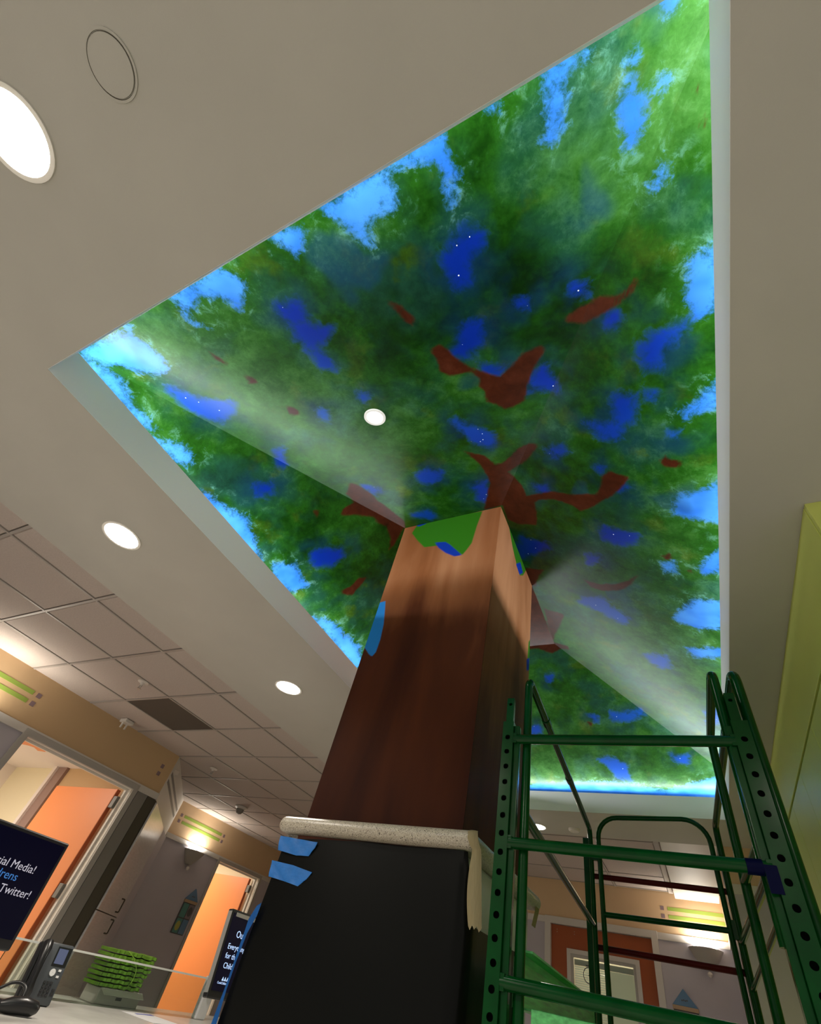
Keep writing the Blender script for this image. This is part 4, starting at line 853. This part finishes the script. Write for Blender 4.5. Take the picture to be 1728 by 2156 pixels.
# ================================================================== GREEN ROLLING LADDER SCAFFOLD
SA0 = Vector((-.496, 1.504, 0)); SE = Vector((.9992, .0407, 0)); SN = Vector((-.0407, .9992, 0)); KR = 1.70
sc = thing('rolling_scaffold', 'green enamelled steel scaffold with ladder ends standing beside the column', 'scaffold', (-.18, 2.3, Z0))
def Sx(s, k, z): return SA0 + SE * s + SN * k + Vector((0, 0, z))
def tb(name, pts, r, m_='green', fil=.05, label=None, parent=None, n=14):
    return obj(name, tube(bmesh.new(), fillet([Sx(*p) for p in pts], fil) if len(pts) > 2 else [Sx(*p) for p in pts], r, n), M[m_], parent or sc, label, shade=True)

def perforated(name, s0, s1, k0, k1, z0, zholes, z1, hr=.0088, m_='green', label=None):
    """square tube; the face towards -k carries a row of real holes"""
    bm = bmesh.new(); V = {}
    def v(s, k, z):
        key = (round(s, 5), round(k, 5), round(z, 5))
        if key not in V: V[key] = bm.verts.new(Sx(s, k, z))
        return V[key]
    cs = (s0 + s1) / 2; P = .0508; zs = sorted(zholes); n = 12
    cuts = [z0] + [z - P / 2 for z in zs[:1]]
    lo = zs[0] - P / 2; hi = zs[-1] + P / 2
    def quad(a, b): bm.faces.new((v(s0, k0, a), v(s1, k0, a), v(s1, k0, b), v(s0, k0, b)))
    quad(z0, lo)
    for zc in zs:
        a, b = zc - P / 2, zc + P / 2
        def on(t):
            x, y = math.cos(t), math.sin(t); hw, hh = (s1 - s0) / 2, P / 2
            f = min(hw / abs(x) if abs(x) > 1e-9 else 9, hh / abs(y) if abs(y) > 1e-9 else 9); return (cs + x * f, zc + y * f)
        ts = sorted(set([round(2 * math.pi * i / n, 6) for i in range(n)] + [round(q % (2 * math.pi), 6) for q in (math.atan2(P / 2, (s1 - s0) / 2), math.pi - math.atan2(P / 2, (s1 - s0) / 2), math.pi + math.atan2(P / 2, (s1 - s0) / 2), 2 * math.pi - math.atan2(P / 2, (s1 - s0) / 2))]))
        for t0_, t1_ in zip(ts, ts[1:] + [ts[0] + 2 * math.pi]):
            o0, o1 = on(t0_), on(t1_)
            i0 = (cs + hr * math.cos(t0_), zc + hr * math.sin(t0_)); i1 = (cs + hr * math.cos(t1_), zc + hr * math.sin(t1_))
            bm.faces.new((v(o0[0], k0, o0[1]), v(o1[0], k0, o1[1]), v(i1[0], k0, i1[1]), v(i0[0], k0, i0[1])))
            bm.faces.new((v(i0[0], k0, i0[1]), v(i1[0], k0, i1[1]), v(i1[0], k0 + .003, i1[1]), v(i0[0], k0 + .003, i0[1])))
    quad(hi, z1)
    for a, b, c, d in (((s1, k0), (s1, k1), None, None), ((s1, k1), (s0, k1), None, None), ((s0, k1), (s0, k0), None, None)):
        bm.faces.new((v(*a, z0), v(*b, z0), v(*b, z1), v(*a, z1)))
    bm.faces.new((v(s0, k0, z1), v(s1, k0, z1), v(s1, k1, z1), v(s0, k1, z1)))
    me = bpy.data.meshes.new(name); bm.to_mesh(me); bm.free()
    return link(name, me, M[m_], sc, label)
HZ = [.7275 - .0508 * i for i in range(-0, 34)]
def sbox(name, s0, s1, k0, k1, z0, z1, m_='green', label=None, bevel=.002, parent=None):
    pts = [Sx(s0, k0, z0), Sx(s1, k0, z0), Sx(s1, k1, z0), Sx(s0, k1, z0)]
    return obj(name, prism(bmesh.new(), pts, (0, 0, 0), (0, 0, z1 - z0)), M[m_], parent or sc, label, bevel=bevel)
perforated('ladder_post', -.020, .018, -.012, .026, -.98, HZ, .786); perforated('ladder_post', .684, .728, -.012, .028, -.98, HZ, .786)
for a in (.018, .665): sbox('post_flange', a, a + .019, .0, .026, -.98, .775, 'green')
perforated('post_insert', -.014, .012, .0, .020, .787, [.86], .884, .006); perforated('post_insert', .688, .716, .0, .022, .787, [.86], .884, .006)
sbox('hole_shade', -.017, .015, .018, .0215, -.97, .78, 'hole'); sbox('hole_shade', .687, .725, .018, .0215, -.97, .78, 'hole')  # near-black strips stand in for the shade inside the posts
for z in (.727, .402, .085, -.24, -.565, -.89): tb('rung', [(.018, .004, z), (.684, .004, z)], .0165)
tb('tape_wrap', [(.628, .004, .402), (.664, .004, .402)], .0185, 'bluetapedark', label='dark blue tape wrapped round the rung'); sbox('tape_patch', .664, .692, -.0135, -.0125, .345, .405, 'bluetapedark', bevel=0)
for z in (.735, .41, .093): 
    for s in (.022, .680): sbox('weld_collar', s - .008, s + .008, -.010, .020, z - .026, z + .010, 'green')
# side guard rails: long pair
tb('guard_rail', [(.058, .03, -.2), (.058, .03, .985), (.058, KR, .965), (.045, KR, -.95)], .0145, fil=.04)
tb('guard_rail', [(.745, .045, .25), (.742, .045, .995), (.742, KR, 1.03), (.742, KR, -.95)], .0165, fil=.05)
tb('guard_rail', [(.672, .035, .25), (.678, .035, .99), (.685, .52, .985), (.672, .52, -.2)], .0150, fil=.04)
tb('mid_rail', [(.058, .03, .492), (.050, KR, .492)], .0145); tb('mid_rail', [(.742, .045, .50), (.742, KR, .515)], .0145); tb('mid_rail', [(.690, .035, .49), (.678, .52, .49)], .0125)
tb('mid_rail', [(.690, .035, .49), (.742, .30, .40), (.742, KR, .34)], .010)
for s, k, z in ((.058, .35, .981), (.056, .95, .974), (.742, .5, 1.004)): tb('pipe_clamp', [(s, k, z), (s, k + .05, z)], .0175)
# rear ladder end, its rungs dark red
for s in (.028, .742): sbox('rear_post', s - .016, s + .016, KR + .012, KR + .05, -.98, .92, 'green')
sbox('rear_post_flank', .0445, .0485, KR + .014, KR + .048, -.98, .90, 'red', 'dark red flank', 0)
for z in (.727, .402, .085, -.24): tb('rear_rung', [(.045, KR + .03, z), (.728, KR + .03, z)], .0145, 'red', label='dark red rung')
# round-cornered gate at the rear
g = tb('gate_frame', [(.105, KR + .0, -.5), (.105, KR + .0, 1.035), (.700, KR + .0, 1.065), (.710, KR + .0, -.5)], .0135, fil=.12)
tb('gate_bar', [(.105, KR, .545), (.708, KR, .555)], .0135, parent=g); tb('gate_bar', [(.105, KR, .04), (.708, KR, .04)], .0135, parent=g)
sbox('gate_hinge', .045, .10, KR - .012, KR + .012, .80, .835); sbox('gate_latch', .712, .735, KR - .012, KR + .012, .52, .60)
# platform
def channel(name, s, sign, z0, z1):
    for nm, a in (('web', (s - .003, s + .003, z0, z1)), ('lip', (s, s + .035 * sign, z1 - .004, z1)), ('lip', (s, s + .035 * sign, z0, z0 + .004))): pass
    bm = prism(bmesh.new(), [Sx(q, .0, z) for q, z in ((s, z0), (s, z1 - .018), (s + .012 * sign, z1), (s + .05 * sign, z1), (s + .05 * sign, z1 - .005), (s + .014 * sign, z1 - .005), (s + .004 * sign, z1 - .02), (s + .004 * sign, z0 + .004), (s + .05 * sign, z0 + .004), (s + .05 * sign, z0))], SN * .06, SN * (KR - .06))
    return obj(name, bm, M['greenlight'], sc, 'scuffed light green side channel')
channel('toe_board', .035, 1, .045, .163)
sbox('deck', .09, .66, .03, KR - .06, .015, .050, 'greenlight', 'scuffed light green deck')
for k in (.30, .85, 1.40): sbox('deck_rib', .045, .705, k, k + .04, -.045, .0145, 'green')
sbox('corner_bracket', .655, .70, .06, .20, -.03, .105, 'green', 'grimy corner bracket', .006); sbox('bracket_pin', .672, .69, .035, .059, .05, .075, 'chrome')
for s in (-.0, .705):
    for k in (.008, KR + .03):
        q = Sx(s, k, -1.02); cs = sbox('caster_stem', s - .012, s + .012, k - .012, k + .012, -1.005, -.981, 'chrome')
        bm = tube(bmesh.new(), [q + SE * -.016, q + SE * .016], .05, 24); obj('caster_wheel', bm, M['phonedark'], sc, shade=True)

# ================================================================== DESK AND WHAT STANDS ON IT
dk = thing('reception_desk', 'long white marbled reception desk at the lower left', 'desk', (-2.55, 1.6, Z0))
obj('desk_top', box(-3.262, -1.95, -.9, 4.3, -.348, -.31), M['desk'], dk, bevel=.006)
obj('desk_front', box(-3.24, -3.20, -.9, 4.3, Z0, -.3485), M['pedestal'], dk); obj('desk_leg', box(-2.1, -2.04, -.9, -.84, Z0, -.3485), M['pedestal'], dk); obj('desk_leg', box(-2.1, -2.04, 4.2, 4.26, Z0, -.3485), M['pedestal'], dk)
gp = thing('sneeze_guard', 'low clear acrylic screen along the back of the desk', 'screen', (-3.0, 2.5, -.31))
obj('acrylic_sheet', box(-3.004, -2.996, 1.78, 3.15, -.3095, -.121), M['glass'], gp)
obj('acrylic_edge', box(-3.0045, -2.9955, 1.78, 3.15, -.1205, -.112), M['glassedge'], gp, 'frosted top edge')
pb = thing('screen_bracket', 'grey upright with a round knob clamping the acrylic screen', 'bracket', (-3.0, 3.2, -.31))
obj('upright', box(-3.03, -2.985, 3.155, 3.24, -.3095, -.105), M['pedestal'], pb, bevel=.006)
obj('knob', tube(bmesh.new(), [(-2.984, 3.17, -.150), (-2.955, 3.17, -.150)], .022, 20), M['detector'], pb, shade=True)

def text(name, s, size, m_, parent, Mx, align='LEFT'):
    cu = bpy.data.curves.new(name, 'FONT'); cu.body = s; cu.size = size; cu.align_x = align; cu.resolution_u = 3; cu.extrude = .0003
    tmp = bpy.data.objects.new('tmp', cu); C.objects.link(tmp)
    dg = bpy.context.evaluated_depsgraph_get(); me = bpy.data.meshes.new_from_object(tmp.evaluated_get(dg)); bpy.data.objects.remove(tmp)
    me.name = name; me.transform(Mx @ Matrix.Rotation(math.pi / 2, 4, 'X'))
    return link(name, me, M[m_], parent, kind='stuff')
def monitor(x, y0, z0, h, w, label, screen_m):
    """screen faces +x; y0 = left edge; leans back 8 degrees; local frame: u along +y, v up the screen"""
    t = thing('monitor', label, 'monitor', (x - .05, y0 + w / 2, -.31))
    th = math.radians(8)
    Mx = Matrix(((0, -math.cos(th), -math.sin(th), x), (1, 0, 0, y0), (0, -math.sin(th), math.cos(th), z0), (0, 0, 0, 1)))   # local (u, depth back, v)
    def part(name, bm, m_, lab=None, bevel=0):
        bmesh.ops.transform(bm, matrix=Mx, verts=bm.verts); return obj(name, bm, M[m_], t, lab, bevel=bevel)
    pn = part('panel_housing', box(0, w, .001, .035, 0, h), 'bezel', None, .006)
    part('display', box(.014, w - .014, -.0005, .0009, .030, h - .016), screen_m)
    part('silver_edge', box(-.002, -.0002, .004, .03, .02, h - .01), 'silver')
    obj('stand_neck', box(x - .10, x - .07, y0 + w / 2 - .03, y0 + w / 2 + .03, -.30, z0 + h * .4), M['bezel'], t); obj('stand_base', box(x - .20, x + .03, y0 + w / 2 - .12, y0 + w / 2 + .12, -.3098, -.297), M['bezel'], t, bevel=.004)
    return t, Mx
t, Mx = monitor(-2.30, .76, -.128, .352, .62, 'dark monitor at the left edge showing social media text', 'screen')
def put(s, size, u, v, m_, align): return text('screen_text', s, size, m_, t, Mx @ Matrix.Translation((u, -.0012, v)), align)
put('Social Media!', .037, .545, .225, 'textdim', 'RIGHT'); put('Childrens', .038, .497, .190, 'textblue', 'RIGHT'); put('& Twitter!', .037, .580, .150, 'textdim', 'RIGHT')
t, Mx = monitor(-2.30, 2.455, -.158, .368, .62, 'tilted monitor half hidden by the black sheet', 'screen_b')
bm = box(.035, .21, -.0035, -.0006, .338, .356); bmesh.ops.transform(bm, matrix=Mx, verts=bm.verts); obj('label_strip', bm, M['silver'], t, 'silver strip at the top')
put('Our', .044, .080, .252, 'textpale', 'LEFT'); put('Everything', .034, .040, .199, 'textpale', 'LEFT'); put('for the', .034, .042, .160, 'textpale', 'LEFT'); put('Child.', .034, .048, .120, 'textpale', 'LEFT')
put('CookChildren\'s', .0135, .040, .058, 'textpale', 'LEFT')
bm = bmesh.new()
for i in range(3): prism(bm, [(.066 + i * .018, -.0015, .072), (.082 + i * .018, -.0015, .072), (.074 + i * .018, -.0015, .088)], (0, 0, 0), (0, .0005, 0))
bmesh.ops.transform(bm, matrix=Mx, verts=bm.verts); obj('screen_emblem', bm, M['textpale'], t, 'three small people emblem', kind='stuff')

# phone
ph = thing('desk_phone', 'charcoal desk phone standing upright with handset and small display', 'phone', (-2.80, 1.92, -.31))
th = math.radians(14)
Mp = Matrix(((.10, -math.cos(th), -math.sin(th), -2.775), (.995, .10, 0, 1.805), (0, -math.sin(th), math.cos(th), -.306), (0, 0, 0, 1)))
def pp(name, bm, m_, lab=None, bevel=0, shade=False):
    bmesh.ops.transform(bm, matrix=Mp, verts=bm.verts); return obj(name, bm, M[m_], ph, lab, bevel=bevel, shade=shade)
pp('phone_body', box(.045, .175, 0, .028, .0, .218), 'phone', None, .008, True)
pp('display_bezel', box(.098, .168, -.002, .0005, .135, .205), 'phonedark'); pp('display', box(.104, .150, -.0032, -.0019, .143, .198), 'lcd')
pp('handset', tube(bmesh.new(), fillet([(.035, -.010, .010), (.030, -.030, .03), (.026, -.036, .11), (.030, -.030, .20), (.050, -.010, .215)], .03), [.020] * 1 + [.018] * 60, 12) if False else tube(bmesh.new(), [(.034, -.006, .012), (.030, -.022, .035), (.027, -.030, .075), (.027, -.030, .14), (.030, -.022, .185), (.036, -.006, .208)], [.021, .022, .016, .016, .022, .021], 14), 'phonedark', 'black handset', 0, True)
pp('cradle', box(.010, .058, -.004, .03, .0, .214), 'phonedark', None, .008)
bm = lathe(bmesh.new(), (0, 0, 0), [(.001, .003), (.0135, .003), (.0135, 0)], 24); bmesh.ops.transform(bm, matrix=Matrix.Translation((.118, -.0008, .112)) @ Matrix.Rotation(math.pi / 2, 4, 'X'), verts=bm.verts); pp('navigation_button', bm, 'button')
for z in (.100, .122): pp('soft_button', box(.143, .156, -.003, -.0002, z - .004, z + .004), 'button')
for r_ in range(4):
    for c_ in range(3): pp('key', box(.098 + c_ * .016, .109 + c_ * .016, -.003, -.0002, .072 - r_ * .014, .081 - r_ * .014), 'keys')
for r_ in range(2): pp('key', box(.152, .165, -.003, -.0002, .050 - r_ * .014, .058 - r_ * .014), 'keys')
pp('phone_stand', prism(bmesh.new(), [(.05, .03, .10), (.05, .10, .026), (.05, .095, .022), (.05, .03, .02)], (0, 0, 0), (.11, 0, 0)), 'phonedark')

# barcode scanner with its cord and a cable heap
sn = thing('handheld_scanner', 'glossy black corded handheld scanner lying in front of the phone', 'scanner', (-2.50, 1.62, -.31))
obj('scanner_head', tube(bmesh.new(), [(-2.455, 1.720, -.286), (-2.46, 1.705, -.284), (-2.475, 1.66, -.280), (-2.49, 1.62, -.284), (-2.50, 1.585, -.290)], [.012, .024, .028, .026, .016], 16), M['phonedark'], sn, shade=True)
obj('scanner_grip', tube(bmesh.new(), [(-2.50, 1.60, -.288), (-2.56, 1.56, -.291), (-2.63, 1.50, -.293)], [.018, .016, .013], 14), M['phonedark'], sn, shade=True)
obj('cord', tube(bmesh.new(), fillet([(-2.63, 1.50, -.295), (-2.70, 1.55, -.30), (-2.72, 1.64, -.29), (-2.70, 1.72, -.235), (-2.66, 1.76, -.24), (-2.63, 1.75, -.300), (-2.70, 1.62, -.303), (-2.78, 1.5, -.303)], .05), .0065, 10), M['phonedark'], sn, shade=True)
hs = thing('headset', 'black headset bundle behind the scanner at the left edge', 'headset', (-2.72, 1.58, -.31))
obj('headband', tube(bmesh.new(), fillet([(-2.90, 1.46, -.290), (-2.92, 1.54, -.25), (-2.90, 1.63, -.225), (-2.88, 1.70, -.245), (-2.88, 1.72, -.292)], .05), .011, 10), M['phonedark'], hs, shade=True)
for x, y in ((-2.90, 1.46), (-2.88, 1.72)): obj('ear_cushion', tube(bmesh.new(), [(x - .012, y, -.280), (x + .014, y, -.280)], .028, 18), M['phonedark'], hs, shade=True)
obj('boom', tube(bmesh.new(), [(-2.89, 1.46, -.28), (-2.84, 1.41, -.275), (-2.80, 1.40, -.285)], .005, 8), M['phonedark'], hs, shade=True)
tag(obj('cable_loop', tube(bmesh.new(), fillet([(-2.62, 3.06, -.304), (-2.60, 3.14, -.24), (-2.66, 3.20, -.22), (-2.70, 3.12, -.27), (-2.62, 3.08, -.30), (-2.56, 3.18, -.27), (-2.60, 3.26, -.25), (-2.66, 3.16, -.304)], .04), .0035, 8), M['phonedark'], shade=True), 'thin tangled cable on the desk under the tilted monitor', 'cable')
pa = thing('paper_sheet', 'white sheet of paper lying on the desk', 'paper', (-2.8, 2.62, -.31))
obj('sheet', prism(bmesh.new(), [(-2.93, 2.53, -.3096), (-2.66, 2.53, -.3096), (-2.68, 2.76, -.3096), (-2.95, 2.74, -.3096)], (0, 0, 0), (0, 0, .0012)), M['paper'], pa)
obj('ink_mark', prism(bmesh.new(), [(-2.905, 2.60, -.3083), (-2.885, 2.60, -.3083), (-2.895, 2.66, -.3083), (-2.89, 2.73, -.3083), (-2.925, 2.73, -.3083), (-2.915, 2.67, -.3083)], (0, 0, 0), (0, 0, .0008)), M['blueink'], pa, 'blue ink mark')
ct = thing('carton', 'low white carton behind the acrylic screen holding green folders', 'box', (-3.13, 2.58, -.31))
obj('carton_body', box(-3.20, -3.07, 2.44, 2.74, -.3095, -.243), M['carton'], ct, bevel=.004)
obj('carton_flap', prism(bmesh.new(), [(-3.07, 2.44, -.2428), (-3.07, 2.74, -.2428), (-3.03, 2.73, -.265), (-3.03, 2.45, -.265)], (0, 0, 0), (0, 0, .002)), M['carton'], ct); obj('label_mark', box(-3.0695, -3.0685, 2.57, 2.61, -.285, -.272), M['housedark'], ct)
for k in range(8):
    z0 = -.2375 + k * .0205; bm = bmesh.new(); n = 26; rows = []
    for i in range(n + 1):
        y = 2.40 + .006 * math.sin(k * 2.1) + .30 * i / n + (.012 * k if i > 20 else 0) * .3
        rows.append([bm.verts.new((x, y, z0 + .0035 * math.sin(i * 1.1 + k) * (i / n) + (0 if q else .0) + zz)) for q, (x, zz) in enumerate(((-3.19, .001), (-3.065 + .004 * math.sin(i * 2.3 + k), .001), (-3.065 + .004 * math.sin(i * 2.3 + k), .015), (-3.19, .015)))])
    for a, b in zip(rows, rows[1:]):
        for q in range(4): bm.faces.new((a[q], a[(q + 1) % 4], b[(q + 1) % 4], b[q]))
    bm.faces.new(rows[0]); bm.faces.new(rows[-1][::-1])
    tag(obj('green_folder', bm, M['greenpaper']), 'lime green folder in the stack on the white carton, ' + ['lowest', 'second from the bottom', 'third from the bottom', 'fourth from the bottom', 'fourth from the top', 'third from the top', 'second from the top', 'topmost'][k], 'folder', 'lime green folders on the carton')
tag(obj('elastic_loop', tube(bmesh.new(), fillet([(-3.055, 2.49, -.075), (-3.052, 2.55, -.10), (-3.050, 2.605, -.15), (-3.050, 2.61, -.20), (-3.050, 2.58, -.24)], .05), .0022, 8), M['string'], shade=True), 'thin green cord hanging down over the folder stack', 'cord')
